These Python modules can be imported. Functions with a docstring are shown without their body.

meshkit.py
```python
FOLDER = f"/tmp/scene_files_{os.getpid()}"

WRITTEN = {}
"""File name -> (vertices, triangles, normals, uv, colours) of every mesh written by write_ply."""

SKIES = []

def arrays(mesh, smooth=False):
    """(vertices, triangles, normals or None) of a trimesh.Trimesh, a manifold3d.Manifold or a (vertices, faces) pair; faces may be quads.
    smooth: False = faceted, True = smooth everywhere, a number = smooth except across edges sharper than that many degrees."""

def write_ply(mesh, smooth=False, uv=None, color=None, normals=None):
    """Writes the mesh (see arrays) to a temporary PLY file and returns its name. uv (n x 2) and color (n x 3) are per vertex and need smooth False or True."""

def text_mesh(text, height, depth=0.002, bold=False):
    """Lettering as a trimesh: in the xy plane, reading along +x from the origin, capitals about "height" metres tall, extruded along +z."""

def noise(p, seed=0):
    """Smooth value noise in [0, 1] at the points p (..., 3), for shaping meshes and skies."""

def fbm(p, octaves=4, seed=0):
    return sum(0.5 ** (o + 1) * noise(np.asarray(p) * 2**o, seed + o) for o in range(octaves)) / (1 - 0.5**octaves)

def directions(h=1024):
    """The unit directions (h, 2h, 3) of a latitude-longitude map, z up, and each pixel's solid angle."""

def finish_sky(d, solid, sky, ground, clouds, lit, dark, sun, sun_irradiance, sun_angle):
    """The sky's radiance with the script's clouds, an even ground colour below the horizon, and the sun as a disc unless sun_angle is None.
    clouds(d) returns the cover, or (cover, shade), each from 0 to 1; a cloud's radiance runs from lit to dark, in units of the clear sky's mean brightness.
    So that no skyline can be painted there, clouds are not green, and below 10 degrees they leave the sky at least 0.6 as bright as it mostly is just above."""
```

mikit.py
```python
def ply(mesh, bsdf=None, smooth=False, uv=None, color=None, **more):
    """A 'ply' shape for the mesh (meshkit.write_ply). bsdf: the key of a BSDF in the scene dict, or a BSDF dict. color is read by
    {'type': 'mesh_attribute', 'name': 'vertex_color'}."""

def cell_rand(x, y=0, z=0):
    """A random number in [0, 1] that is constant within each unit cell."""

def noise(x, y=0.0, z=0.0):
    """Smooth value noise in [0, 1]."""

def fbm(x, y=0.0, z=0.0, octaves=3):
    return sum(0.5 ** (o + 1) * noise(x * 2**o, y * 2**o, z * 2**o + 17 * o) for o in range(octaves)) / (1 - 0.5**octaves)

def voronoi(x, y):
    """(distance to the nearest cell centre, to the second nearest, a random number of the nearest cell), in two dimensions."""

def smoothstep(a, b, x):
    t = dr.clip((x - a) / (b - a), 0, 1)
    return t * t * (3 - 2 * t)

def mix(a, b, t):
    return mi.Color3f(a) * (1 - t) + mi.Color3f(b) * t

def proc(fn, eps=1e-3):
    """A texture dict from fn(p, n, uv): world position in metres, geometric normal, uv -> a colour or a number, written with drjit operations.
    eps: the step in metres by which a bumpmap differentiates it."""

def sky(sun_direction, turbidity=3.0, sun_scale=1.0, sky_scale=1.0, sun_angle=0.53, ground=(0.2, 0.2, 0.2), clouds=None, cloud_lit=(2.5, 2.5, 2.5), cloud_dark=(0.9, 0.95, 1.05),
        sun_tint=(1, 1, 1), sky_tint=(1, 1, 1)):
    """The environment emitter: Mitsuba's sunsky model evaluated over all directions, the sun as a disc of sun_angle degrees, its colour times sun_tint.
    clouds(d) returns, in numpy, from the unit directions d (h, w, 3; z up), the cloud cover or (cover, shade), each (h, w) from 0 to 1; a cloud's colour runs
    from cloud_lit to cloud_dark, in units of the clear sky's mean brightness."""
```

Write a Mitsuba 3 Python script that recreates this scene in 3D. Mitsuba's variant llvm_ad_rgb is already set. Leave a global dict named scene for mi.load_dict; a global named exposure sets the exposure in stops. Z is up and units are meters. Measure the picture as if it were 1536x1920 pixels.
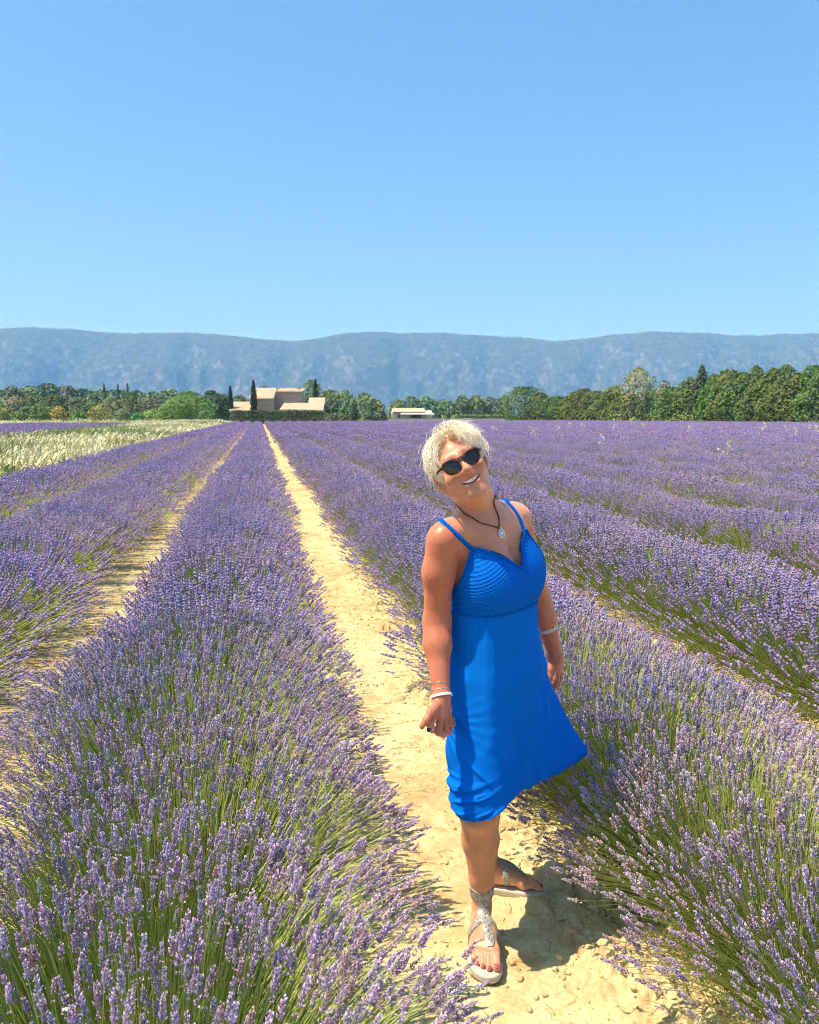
import math, random
import numpy as np, scipy.sparse, shapely, trimesh, mitsuba as mi, drjit as dr
import mikit, meshkit
T = mi.ScalarTransform4f

# ------------------------------------------------------------------ camera, sky, exposure
# world frame: x = right of the camera's heading, y = its heading over the ground, z = up; metres
CAM_H, PITCH = 1.65, math.radians(6.7)
exposure = 1.55
scene, labels = {}, {}
scene['camera'] = {
    'type': 'thinlens', 'fov': 53.0, 'fov_axis': 'x', 'near_clip': 0.05, 'far_clip': 30000.0,
    'aperture_radius': 0.0014, 'focus_distance': 2.45,
    'to_world': T().look_at(origin=[0, 0, CAM_H], target=[0, math.cos(PITCH), CAM_H - math.sin(PITCH)], up=[0, 0, 1]),
    'medium': {'type': 'ref', 'id': 'air'},
}
SUN = (-0.39, -0.08, 0.917)
scene['daylight'] = mikit.sky(SUN, turbidity=7.0, sun_scale=1.95, sky_scale=1.22, sky_tint=(0.68, 1.10, 1.48))
scene['air'] = {'type': 'homogeneous',
                'sigma_t': {'type': 'rgb', 'value': [0.42e-4, 0.80e-4, 1.6e-4]},
                'albedo': {'type': 'rgb', 'value': [0.72, 0.88, 0.99]}}

# ------------------------------------------------------------------ helpers
YAW = math.radians(10.3)                      # the lavender rows run this far left of the heading
AC = np.array([math.cos(YAW), math.sin(YAW), 0.0])      # across the rows
AL = np.array([-math.sin(YAW), math.cos(YAW), 0.0])     # along the rows


def at(u, v, z=0.0):
    """World point from a place across (u) and along (v) the rows."""
    return u * AC + v * AL + np.array([0, 0, z])


TAKEN = {}


def numbered(name):
    n = TAKEN.get(name, 0)
    TAKEN[name] = n + 1
    return name if n == 0 else f'{name}_{n:03d}'


def tag(key, label=None, cat=None, group=None, kind=None):
    d = {}
    for k, v in (('label', label), ('category', cat), ('group', group), ('kind', kind)):
        if v:
            d[k] = v
    labels[key] = d


def thing(name, label, cat, group=None):
    key = numbered(name)
    tag(key, label, cat, group)
    return key


def part(holder, name, mesh, mat, smooth=False, **kw):
    key = numbered(holder + '__' + name)
    scene[key] = mikit.ply(mesh, mat, smooth=smooth, **kw)
    return key


def diffuse(key, rgb):
    scene[key] = {'type': 'twosided', 'a': {'type': 'diffuse', 'reflectance': {'type': 'rgb', 'value': list(rgb)}}}
    return key


def rough(key, rgb, r=0.6, spec=0.4, **kw):
    scene[key] = {'type': 'twosided', 'a': {'type': 'principled', 'base_color': {'type': 'rgb', 'value': list(rgb)}, 'roughness': r, 'specular': spec, **kw}}
    return key


def vcol(key, r=0.9, spec=0.2):
    scene[key] = {'type': 'twosided', 'a': {'type': 'principled', 'base_color': {'type': 'mesh_attribute', 'name': 'vertex_color'}, 'roughness': r, 'specular': spec}}
    return key


def unit(a):
    a = np.asarray(a, float)
    return a / np.maximum(np.linalg.norm(a, axis=-1, keepdims=True), 1e-12)


def frames(d):
    """Two directions square to each of the directions d (n, 3)."""
    a = np.cross(d, np.where(np.abs(d[:, 2:]) < 0.9, [[0, 0, 1.0]], [[1.0, 0, 0]]))
    a = unit(a)
    return a, np.cross(d, a)


def tubes(paths, radii, sides=3, cap=False):
    """paths (n, k, 3), radii (n, k): n thin tubes as one (vertices, triangles)."""
    paths = np.asarray(paths, float)
    n, k, _ = paths.shape
    t = unit(np.gradient(paths, axis=1))
    a, b = frames(t.reshape(-1, 3))
    a, b = a.reshape(n, k, 3), b.reshape(n, k, 3)
    ang = np.arange(sides) * 2 * np.pi / sides
    r = np.broadcast_to(radii, (n, k))[..., None, None]
    v = paths[:, :, None] + r * (np.cos(ang)[None, None, :, None] * a[:, :, None] + np.sin(ang)[None, None, :, None] * b[:, :, None])
    i, j = np.meshgrid(np.arange(k - 1), np.arange(sides), indexing='ij')
    q = np.stack([i * sides + j, i * sides + (j + 1) % sides, (i + 1) * sides + (j + 1) % sides, (i + 1) * sides + j], -1).reshape(-1, 4)
    f = np.vstack([q[:, [0, 1, 2]], q[:, [0, 2, 3]]])
    F = (f[None] + (np.arange(n) * k * sides)[:, None, None]).reshape(-1, 3)
    return v.reshape(-1, 3), F


def put(tv, tf, origin, ax, ay, az):
    """Copies of a template (m, 3)/(f, 3) under n frames."""
    v = origin[:, None] + tv[None, :, :1] * ax[:, None] + tv[None, :, 1:2] * ay[:, None] + tv[None, :, 2:] * az[:, None]
    f = tf[None] + (np.arange(len(origin)) * len(tv))[:, None, None]
    return v.reshape(-1, 3), f.reshape(-1, 3)


def merge(*ms):
    vs, fs, at_ = [], [], 0
    for v, f in ms:
        vs.append(v)
        fs.append(np.asarray(f) + at_)
        at_ += len(v)
    return np.vstack(vs), np.vstack(fs)


# ------------------------------------------------------------------ haze
scene['haze'] = {'type': 'cube', 'to_world': T().translate([0, 0, 499]).scale([11000, 11000, 501]),
                 'bsdf': {'type': 'null'}, 'interior': {'type': 'ref', 'id': 'air'}}
tag('haze', 'thin blue summer air between the field and the mountains', 'haze', kind='stuff')

# ------------------------------------------------------------------ ground
rng = np.random.default_rng(11)
ROW_GAP = 1.87
FIELD_L, FIELD_END = -4.95, 142.0


def soil_height(u, v):
    p = np.stack([u, v, u * 0], -1)
    h = 0.020 * meshkit.fbm(p * 3.1, 3, 5) + 0.009 * meshkit.fbm(p * 17, 3, 9) + 0.006 * meshkit.fbm(p * 60, 2, 19) - 0.02
    # crumbled clods along the right edge of the path
    edge = np.clip((u - 0.80) / 0.12, 0, 1) * np.clip((1.5 - u) / 0.3, 0, 1)
    clod = np.maximum(meshkit.noise(p * 34, 3) - 0.42, 0) * 1.1 + np.maximum(meshkit.noise(p * 70, 4) - 0.45, 0) * 1.1
    h = h + edge * (0.040 * clod * (0.4 + 1.2 * meshkit.noise(p * 3.3, 8)) + 0.010)
    rill = np.abs(meshkit.fbm(p * np.array([2.2, 1.3, 1]), 3, 21) - 0.5)      # dried cracks
    h -= 0.014 * np.clip(1 - rill / 0.012, 0, 1) * (meshkit.noise(p * 2.1, 30) > 0.42)
    far = np.clip((np.hypot(u - 1, v) - 10) / 20, 0, 1)
    return h * (1 - far)


def spaced(stops):
    """Grid lines from (limit, step) stops."""
    out = [stops[0][0]]
    for lim, step in stops[1:]:
        n = max(1, int(round((lim - out[-1]) / step)))
        out += list(out[-1] + (lim - out[-1]) * np.arange(1, n + 1) / n)
    return np.array(out)


gu = spaced([(-9000, 0), (-2000, 1400), (-300, 200), (-60, 40), (-12, 5), (-3, 0.5), (0.1, 0.06), (1.35, 0.011), (3.6, 0.04), (12, 0.5), (80, 6), (300, 40), (2000, 200), (9000, 1400)])
gv = spaced([(-600, 0), (-60, 90), (-5, 9), (0.8, 0.5), (4.6, 0.011), (10, 0.03), (25, 0.2), (80, 3), (300, 20), (2000, 200), (9000, 1000)])
U, V = np.meshgrid(gu, gv)
H = soil_height(U.ravel(), V.ravel())
gverts = U.ravel()[:, None] * AC + V.ravel()[:, None] * AL + np.stack([H * 0, H * 0, H], -1)
nu = len(gu)
i, j = np.meshgrid(np.arange(len(gv) - 1), np.arange(nu - 1), indexing='ij')
q = (i * nu + j).ravel()
gf = np.vstack([np.stack([q, q + 1, q + nu + 1], 1), np.stack([q, q + nu + 1, q + nu], 1)])


def soil_colour(p, n, uv):
    u = p.x * float(AC[0]) + p.y * float(AC[1])
    v = p.x * float(AL[0]) + p.y * float(AL[1])
    a = mikit.fbm(u * 2.3, v * 2.3, 1.0, 3)
    b = mikit.fbm(u * 23, v * 23, 4.0, 3)
    c = mikit.noise(u * 130, v * 130, 9.0)
    soil = mikit.mix((0.58, 0.495, 0.275), (0.45, 0.345, 0.17), mikit.smoothstep(0.35, 0.75, 0.55 * a + 0.45 * b))
    soil = soil * (0.86 + 0.28 * c)
    f1, f2, _ = mikit.voronoi(u * 3.4 + 0.7 * b, v * 3.4 + 0.7 * a)
    crack = mikit.smoothstep(0.030, 0.008, f2 - f1) * mikit.smoothstep(0.42, 0.58, mikit.noise(u * 1.7, v * 1.7, 3.0))
    red = mikit.smoothstep(0.60, 0.80, mikit.fbm(u * 6.5, v * 9.0, 8.0, 3))
    soil = mikit.mix(soil, (0.42, 0.25, 0.11), 0.55 * red)
    soil = mikit.mix(soil, (0.16, 0.11, 0.06), 0.75 * crack)
    straw = mikit.mix((0.48, 0.45, 0.25), (0.62, 0.57, 0.34), mikit.fbm(u * 0.4, v * 0.15, 2.0, 3))
    meadow = mikit.mix((0.12, 0.15, 0.05), (0.26, 0.26, 0.10), mikit.fbm(u * 0.03, v * 0.03, 7.0, 3))
    inside = mikit.smoothstep(-5.4, -5.0, u)
    near = mikit.mix(straw, soil, inside)
    return mikit.mix(near, meadow, mikit.smoothstep(170.0, 190.0, v))


scene['soil'] = {'type': 'twosided', 'a': {'type': 'diffuse', 'reflectance': mikit.proc(soil_colour)}}
scene['ground'] = mikit.ply((gverts, gf), 'soil', smooth=True)
tag('ground', 'pale yellow sandy soil with dried cracks and clods', 'ground', kind='structure')
print('ground', len(gf))

# crumbs of soil and dry stalks on the paths
rg = np.random.default_rng(21)
n = 2600
cu = np.where(rg.random(n) < 0.55, rg.normal(0.98, 0.13, n), rg.uniform(0.25, 1.3, n))
cv = 1.1 + 8.0 * rg.random(n) ** 1.6
cs = rg.uniform(0.002, 0.006, n) * np.where(rg.random(n) < 0.12, 2.4, 1)
ico = trimesh.creation.icosphere(subdivisions=1)
iv = np.array(ico.vertices)
iv = iv * (0.75 + 0.5 * meshkit.noise(iv * 2.1 + 5))[:, None]
ch = soil_height(cu, cv)
o = cu[:, None] * AC + cv[:, None] * AL + np.stack([ch * 0, ch * 0, ch + cs * 0.3], -1)
d = unit(rg.normal(0, 1, (n, 3)))
fx, fy = frames(d)
crumbs = put(iv, np.array(ico.faces), o, fx * cs[:, None], fy * cs[:, None] * 0.8, d * cs[:, None] * 0.7)
scene['pebbles'] = mikit.ply(crumbs, 'soil', smooth=True)
tag('pebbles', 'crumbs of dry soil along the edge of the sandy path', 'soil crumbs', kind='stuff')
n = 900
su, sv = rg.uniform(0.15, 1.35, n), 1.0 + 9.0 * rg.random(n) ** 1.5
an = rg.random(n) * 6.28
ln = rg.uniform(0.012, 0.07, n)
sh = soil_height(su, sv) + 0.003
c0 = su[:, None] * AC + sv[:, None] * AL + np.stack([sh * 0, sh * 0, sh], -1)
dv = np.stack([np.cos(an), np.sin(an), rg.uniform(-0.02, 0.15, n)], 1) * ln[:, None]
bend = np.stack([-np.sin(an), np.cos(an), an * 0], 1) * ln[:, None] * rg.normal(0, 0.12, (n, 1))
scene['litter_tan'] = {'type': 'twosided', 'a': {'type': 'diffuse', 'reflectance': {'type': 'rgb', 'value': [0.33, 0.20, 0.10]}}}
scene['litter'] = mikit.ply(tubes(np.stack([c0, c0 + dv * 0.5 + bend, c0 + dv], 1), np.array([[0.0009, 0.0011, 0.0006]]), 4), 'litter_tan')
tag('litter', 'dry brown stalks scattered on the sandy path', 'dry stalks', kind='stuff')

# ------------------------------------------------------------------ lavender
BUD = (np.array([[0, 0, 0], [0.5, 0.12, 0.45], [-0.3, 0.45, 0.45], [-0.3, -0.4, 0.5], [0, 0, 1.0]]),
       np.array([[0, 2, 1], [0, 3, 2], [0, 1, 3], [1, 2, 4], [2, 3, 4], [3, 1, 4]]))


def spike_near(rg, L=0.062):
    """One flower spike along +z: (vertices, triangles, colour) with whorls of small calyxes and open florets."""
    vs, fs, cs, n = [], [], [], 0
    levels = 8
    for k in range(levels):
        z = L * (k / levels) ** 0.95 * 0.95
        if k == 0:
            z = -0.012
        r = 0.0112 * (1.0 - 0.55 * (k / levels) ** 1.5) * (0.6 if k == 0 else 1)
        m = 5 if k < 6 else 4
        for q_ in range(m):
            a = 2 * np.pi * (q_ + rg.random()) / m + k
            out = np.array([math.cos(a), math.sin(a), 0])
            up = unit(out * (0.75 - 0.4 * k / levels) + np.array([0, 0, 0.9]) + rg.normal(0, 0.14, 3))
            o = out * 0.0012 + np.array([0, 0, z + rg.normal(0, 0.0015)])
            floret = rg.random() < 0.34
            s = (0.0054 if not floret else 0.0066) * rg.uniform(0.85, 1.2)
            ln = r * rg.uniform(0.9, 1.25) * (1.1 if not floret else 1.3)
            ax, ay = frames(up[None])
            v, f = put(BUD[0] * [s, s, ln], BUD[1], o[None], ax, ay, up[None])
            tone = rg.uniform(0.75, 1.25)
            c = np.array([0.42, 0.345, 0.52]) if floret else np.array([0.33, 0.28, 0.335])
            if rg.random() < 0.08:
                c = np.array([0.20, 0.17, 0.17])
            col = np.tile(c * tone, (len(v), 1))
            col[0] *= 0.75
            if floret:
                col[4] = np.array([0.56, 0.49, 0.74])
            vs.append(v); fs.append(f + n); cs.append(col); n += len(v)
    return np.vstack(vs), np.vstack(fs), np.vstack(cs)


def spike_ring(rg, L, r, levels, sides, tint=1.0):
    """A lighter spike: stacked ragged whorls."""
    vs, fs, cs, n = [], [], [], 0
    for k in range(levels):
        z0, z1 = L * (k - 0.3) / levels, L * (k + 1.15) / levels
        rr = r * (1.0 - 0.45 * k / max(levels, 2)) * rg.uniform(0.85, 1.15)
        a = np.arange(sides) * 2 * np.pi / sides + rg.random() * 6
        ring = np.stack([np.cos(a) * rr * rg.uniform(0.7, 1.25, sides), np.sin(a) * rr * rg.uniform(0.7, 1.25, sides), z0 + (z1 - z0) * rg.uniform(0.4, 0.75, sides)], 1)
        v = np.vstack([[[0, 0, z0]], ring, [[0, 0, z1]]])
        i_ = np.arange(sides)
        f = np.vstack([np.stack([i_ * 0, (i_ + 1) % sides + 1, i_ + 1], 1), np.stack([i_ + 1, (i_ + 1) % sides + 1, i_ * 0 + sides + 1], 1)])
        mixf = rg.random((len(v), 1))
        c = (np.array([0.225, 0.188, 0.31]) * (1 - mixf) + np.array([0.39, 0.325, 0.53]) * mixf) * np.asarray(tint)
        vs.append(v); fs.append(f + n); cs.append(c); n += len(v)
    return np.vstack(vs), np.vstack(fs), np.vstack(cs)


def plant(seed, count, level, hues=1.0, half=0.68, tall=0.56):
    """One lavender plant, its row running along y: (spikes v, f, c), (stems v, f, c). level 0 = close by ... 3 = far off."""
    rg = np.random.default_rng(seed)
    a, b = [], []
    while len(a) < count:                       # ragged bundles with bare gaps between them
        x, y = rg.uniform(-1, 1) * 1.0, rg.uniform(-0.30, 0.30)
        bundle = float(meshkit.noise(np.array([x * half * 7.5 + seed, y * 7.5 + 3.1 * seed, 0.5])))
        if level < 3 and rg.random() > np.clip((bundle - 0.30) * 3.4, 0.04, 1):
            continue
        if level > 0 and abs(x) > 0.68 and rg.random() > 0.5:          # the flanks show more stem than flower
            continue
        a.append(x); b.append(y)
    a, b = np.array(a), np.array(b)
    a = np.sign(a) * np.abs(a) ** 0.9
    n = count
    h = tall * (1 - 0.52 * np.abs(a) ** 2.8) + rg.normal(0, 0.035, n)
    h *= np.where(rg.random(n) < 0.12, rg.uniform(0.7, 0.9, n), 1)
    tip = np.stack([a * half + rg.normal(0, 0.02, n), b + rg.normal(0, 0.02, n), np.maximum(h, 0.10)], 1)
    base = np.stack([a * half * (0.74 - 0.34 * np.abs(a)), b * 0.95, np.full(n, 0.05) + 0.05 * rg.random(n)], 1)
    ctrl = base * 0.45 + tip * 0.55 + np.stack([-a * 0.05, b * 0, 0.10 - 0.05 * np.abs(a)], 1) + rg.normal(0, 0.012, (n, 3))
    k = (5, 4, 3, 2)[level]
    t = np.linspace(0, 1, k)[None, :, None]
    path = (1 - t) ** 2 * base[:, None] + 2 * t * (1 - t) * ctrl[:, None] + t * t * tip[:, None]
    ang = unit(2 * (tip - ctrl) + rg.normal(0, 0.02, (n, 3)) * 2 + np.array([0, 0, 0.42]) * (1 - 0.65 * np.abs(a))[:, None])
    rad = (0.0013, 0.0016, 0.0026, 0.005)[level]
    bare = (int(n * 0.7), int(n * 0.5), int(n * 0.25), 0)[level]           # stems that carry no flower
    if bare:
        xb, yb = rg.uniform(-0.95, 0.95, bare), rg.uniform(-0.3, 0.3, bare)
        tb = np.stack([xb * half * 0.92, yb, tall * (1 - 0.55 * np.abs(xb) ** 2.6) * rg.uniform(0.6, 0.92, bare)], 1) + rg.normal(0, 0.012, (bare, 3))
        bb = np.stack([xb * half * (0.72 - 0.34 * np.abs(xb)), yb * 0.95, np.full(bare, 0.06)], 1)
        cb = bb * 0.5 + tb * 0.5 + np.stack([-xb * 0.04, yb * 0, 0.05 + xb * 0], 1)
        path = np.vstack([path, (1 - t) ** 2 * bb[:, None] + 2 * t * (1 - t) * cb[:, None] + t * t * tb[:, None]])
    sv, sf = tubes(path, np.linspace(1.25, 0.7, k)[None] * rad, 3)
    ns = len(path)
    green = np.array([0.30, 0.37, 0.10]) * rg.uniform(0.7, 1.25, (ns, 1)) + rg.uniform(0, 0.05, (ns, 1)) * np.array([1, 0.8, 0.2])
    sc = np.repeat(green, k * 3, axis=0) * np.tile(np.repeat(np.linspace(0.85, 1.15, k), 3), ns)[:, None]
    # the leafy mound below
    m = (900, 420, 130, 36)[level]
    la = rg.uniform(-0.62, 0.62, m) * half
    lb = rg.uniform(-0.3, 0.3, m)
    lo = np.stack([la, lb, rg.uniform(0.02, 0.16, m)], 1)
    ld = unit(np.stack([la * 1.4 + rg.normal(0, 0.25, m), rg.normal(0, 0.4, m), np.full(m, 0.8)], 1))
    ll = rg.uniform(0.07, 0.15, m) * (1, 1.1, 1.5, 2.0)[level]
    lw = (0.0030, 0.0045, 0.010, 0.022)[level]
    fx, fy = frames(ld)
    leaf = (np.array([[-0.5, 0, 0], [0.5, 0, 0], [0, 0.3, 0.5], [0, 0, 1.0]]), np.array([[0, 1, 2], [0, 2, 3], [2, 1, 3]]))
    vs_, fs_ = [], []
    lv = lo[:, None] + leaf[0][None, :, :1] * (fx * lw)[:, None] + leaf[0][None, :, 1:2] * (fy * lw * 2)[:, None] + leaf[0][None, :, 2:] * (ld * ll[:, None])[:, None]
    lf = (leaf[1][None] + (np.arange(m) * 4)[:, None, None]).reshape(-1, 3)
    lc = np.repeat(np.array([0.16, 0.205, 0.07]) * rg.uniform(0.6, 1.3, (m, 1)), 4, axis=0)
    stems = (*merge((sv, sf), (lv.reshape(-1, 3), lf)), np.vstack([sc, lc]))
    # the spikes
    variants = 6
    L = (0.060, 0.064, 0.075, 0.095)[level]
    if level == 0:
        temps = [spike_near(rg, L * rg.uniform(0.8, 1.15)) for _ in range(variants)]
    else:
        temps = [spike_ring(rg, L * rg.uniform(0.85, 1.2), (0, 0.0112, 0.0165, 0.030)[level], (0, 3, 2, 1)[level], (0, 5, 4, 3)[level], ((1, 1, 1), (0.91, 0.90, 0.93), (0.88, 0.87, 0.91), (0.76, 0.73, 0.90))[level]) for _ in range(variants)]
    fx, fy = frames(ang)
    roll = rg.random(n) * 6.28
    fx, fy = fx * np.cos(roll)[:, None] + fy * np.sin(roll)[:, None], fy * np.cos(roll)[:, None] - fx * np.sin(roll)[:, None]
    size = rg.uniform(0.60, 1.0, n) * (0.97, 1.05, 1.1, 1.1)[level]
    vs, fs, cs, c0 = [], [], [], 0
    which = rg.integers(0, variants, n)
    for w, (tv, tf, tc) in enumerate(temps):
        on = np.nonzero(which == w)[0]
        if len(on) == 0:
            continue
        v, f = put(tv, tf, tip[on] - ang[on] * 0.01, fx[on] * size[on, None], fy[on] * size[on, None], ang[on] * size[on, None])
        tone = rg.uniform(0.80, 1.2, (len(on), 1)) * (1 + rg.normal(0, 0.05, (len(on), 3)))
        fade = (rg.random((len(on), 1)) < 0.10) * 0.55
        tone = tone * (1 - fade * np.array([[0.0, 0.15, 0.55]]))
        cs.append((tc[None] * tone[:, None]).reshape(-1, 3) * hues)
        vs.append(v); fs.append(f + c0); c0 += len(v)
    return (np.vstack(vs), np.vstack(fs), np.vstack(cs)), stems


vcol('lavender_flower', 0.8, 0.25)
vcol('lavender_stem', 0.6, 0.3)
WEIGHT = []
PLANTS = []            # per level: the shapegroups of spikes and stems
COUNTS, VARIANTS = (700, 500, 220, 62), (4, 4, 4, 4)
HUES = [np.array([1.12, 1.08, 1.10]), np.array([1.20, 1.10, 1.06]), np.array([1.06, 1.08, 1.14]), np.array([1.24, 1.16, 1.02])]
for level in range(4):
    have = []
    for w in range(VARIANTS[level]):
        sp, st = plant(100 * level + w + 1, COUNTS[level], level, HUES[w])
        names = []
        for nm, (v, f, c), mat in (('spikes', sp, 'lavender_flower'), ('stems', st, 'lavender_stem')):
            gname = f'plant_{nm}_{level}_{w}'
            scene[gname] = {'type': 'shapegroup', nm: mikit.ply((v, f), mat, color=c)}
            names.append(gname)
        have.append(names)
    PLANTS.append(have)
    WEIGHT.append(len(sp[1]) + len(st[1]))
    print('plant level', level, len(sp[1]), len(st[1]))

ORD = 'first second third fourth fifth sixth seventh eighth ninth tenth eleventh twelfth thirteenth fourteenth fifteenth sixteenth seventeenth eighteenth nineteenth twentieth'.split()
for tens in 'twenty thirty forty fifty'.split():
    ORD += [tens[:-1] + 'ieth'] * (tens != 'twenty') + [f'{tens} {x}' for x in ORD[:9]]
TRI = [0] * 4


def seen(p, margin=0.8):
    x, y = p[0], p[1]
    return y > 0.2 and abs(x) < y * 0.53 + 1.7 * margin and y > 0.75


def lavender_row(u0, label, v_from, v_to, group='lavender rows of the big field', shift=0.0, width=1.0, cat='lavender row'):
    key = thing('lavender_row', label, cat, group)
    rg = np.random.default_rng(int(abs(u0) * 1000) + 7)
    v, k = v_from, 0
    while v < v_to:
        p = at(u0 + rg.normal(0, 0.03), v)
        d = math.hypot(p[0], p[1])
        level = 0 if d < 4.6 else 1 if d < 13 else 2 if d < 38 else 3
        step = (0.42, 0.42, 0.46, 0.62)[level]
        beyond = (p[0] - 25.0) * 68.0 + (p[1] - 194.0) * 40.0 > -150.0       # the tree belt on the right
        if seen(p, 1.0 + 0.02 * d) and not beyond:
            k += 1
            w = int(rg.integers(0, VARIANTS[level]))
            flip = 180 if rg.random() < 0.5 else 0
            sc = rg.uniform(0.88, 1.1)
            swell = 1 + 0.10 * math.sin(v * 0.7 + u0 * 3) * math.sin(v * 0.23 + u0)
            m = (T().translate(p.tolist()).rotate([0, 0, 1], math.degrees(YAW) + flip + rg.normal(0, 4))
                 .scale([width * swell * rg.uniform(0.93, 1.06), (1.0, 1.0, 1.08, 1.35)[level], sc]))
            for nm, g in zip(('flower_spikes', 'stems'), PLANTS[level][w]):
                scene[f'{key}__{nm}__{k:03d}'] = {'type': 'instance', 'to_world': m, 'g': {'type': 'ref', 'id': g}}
            TRI[level] += 1
        v += step * rg.uniform(0.9, 1.1)
    for nm in ('flower_spikes', 'stems'):
        tag(f'{key}__{nm}', kind='stuff')
    if k == 0:
        for x in (key, key + '__flower_spikes', key + '__stems'):
            del labels[x]
    return key


def field_end(u):
    return FIELD_END + 0.30 * max(u, 0) + 8


lavender_row(-0.285, 'wide lavender row filling the lower left, between two sandy paths', 0.2, field_end(0), width=1.03)
lavender_row(1.53, 'lavender row right behind the woman, brushing her blue dress', 0.4, field_end(0), width=0.97)
lavender_row(-2.07, 'lavender row left of the narrow left path, second from the dry grass', 1.5, field_end(0), width=1.16)
lavender_row(-3.95, 'outermost lavender row bordering the dry grass on the left', 3, field_end(0), width=1.10)
lavender_row(3.22, 'lavender row with yellow green stems beyond the narrow right path', 3, field_end(0), width=1.20)
u, n = 5.15, 0
while u < 90:
    lab = f'lavender row, {ORD[n + 2]} one to the right of the sandy footpath'
    grp = 'lavender rows of the big field' if n < 14 else 'far lavender rows'
    lavender_row(u, lab, max(3.0, (u - 3) * 1.3), field_end(u), grp, width=0.97)
    u += ROW_GAP + (0.03 if n % 2 else -0.02)
    n += 1
for n in range(10):
    lavender_row(-14.3 - 1.9 * n, f'lavender row of the small left field, {ORD[n]} from the dry grass', 34, 124, 'lavender rows of the left field')
print('plants', TRI, [a_ * b_ / 1e6 for a_, b_ in zip(TRI, WEIGHT)])

# ------------------------------------------------------------------ mountains
RIDGE = [(-5200, 600), (-3600, 612), (-3035, 618), (-2639, 626), (-2047, 607), (-1376, 595), (-1139, 560), (-823, 541), (-506, 579), (-190, 595), (245, 603), (641, 587),
         (1076, 548), (1313, 579), (1708, 599), (2499, 587), (3036, 595), (3700, 605), (5200, 590)]
mx = np.arange(-5200, 5201, 26.0)
my = np.concatenate([np.arange(4300, 6700, 26.0), np.arange(6700, 8600, 150.0)])
MX, MY = np.meshgrid(mx, my)
rx, ry = zip(*RIDGE)
ridge = np.interp(MX, rx, ry) + 24 * (meshkit.fbm(np.stack([MX / 210, MX * 0, MX * 0 + 3], -1), 3, 2) - 0.5)
wander = 420 * (meshkit.fbm(np.stack([MX / 900, MX * 0 + 2, MX * 0], -1), 3, 5) - 0.5)
t = np.clip((MY + wander - 4700) / 1350.0, 0, 1)
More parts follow.
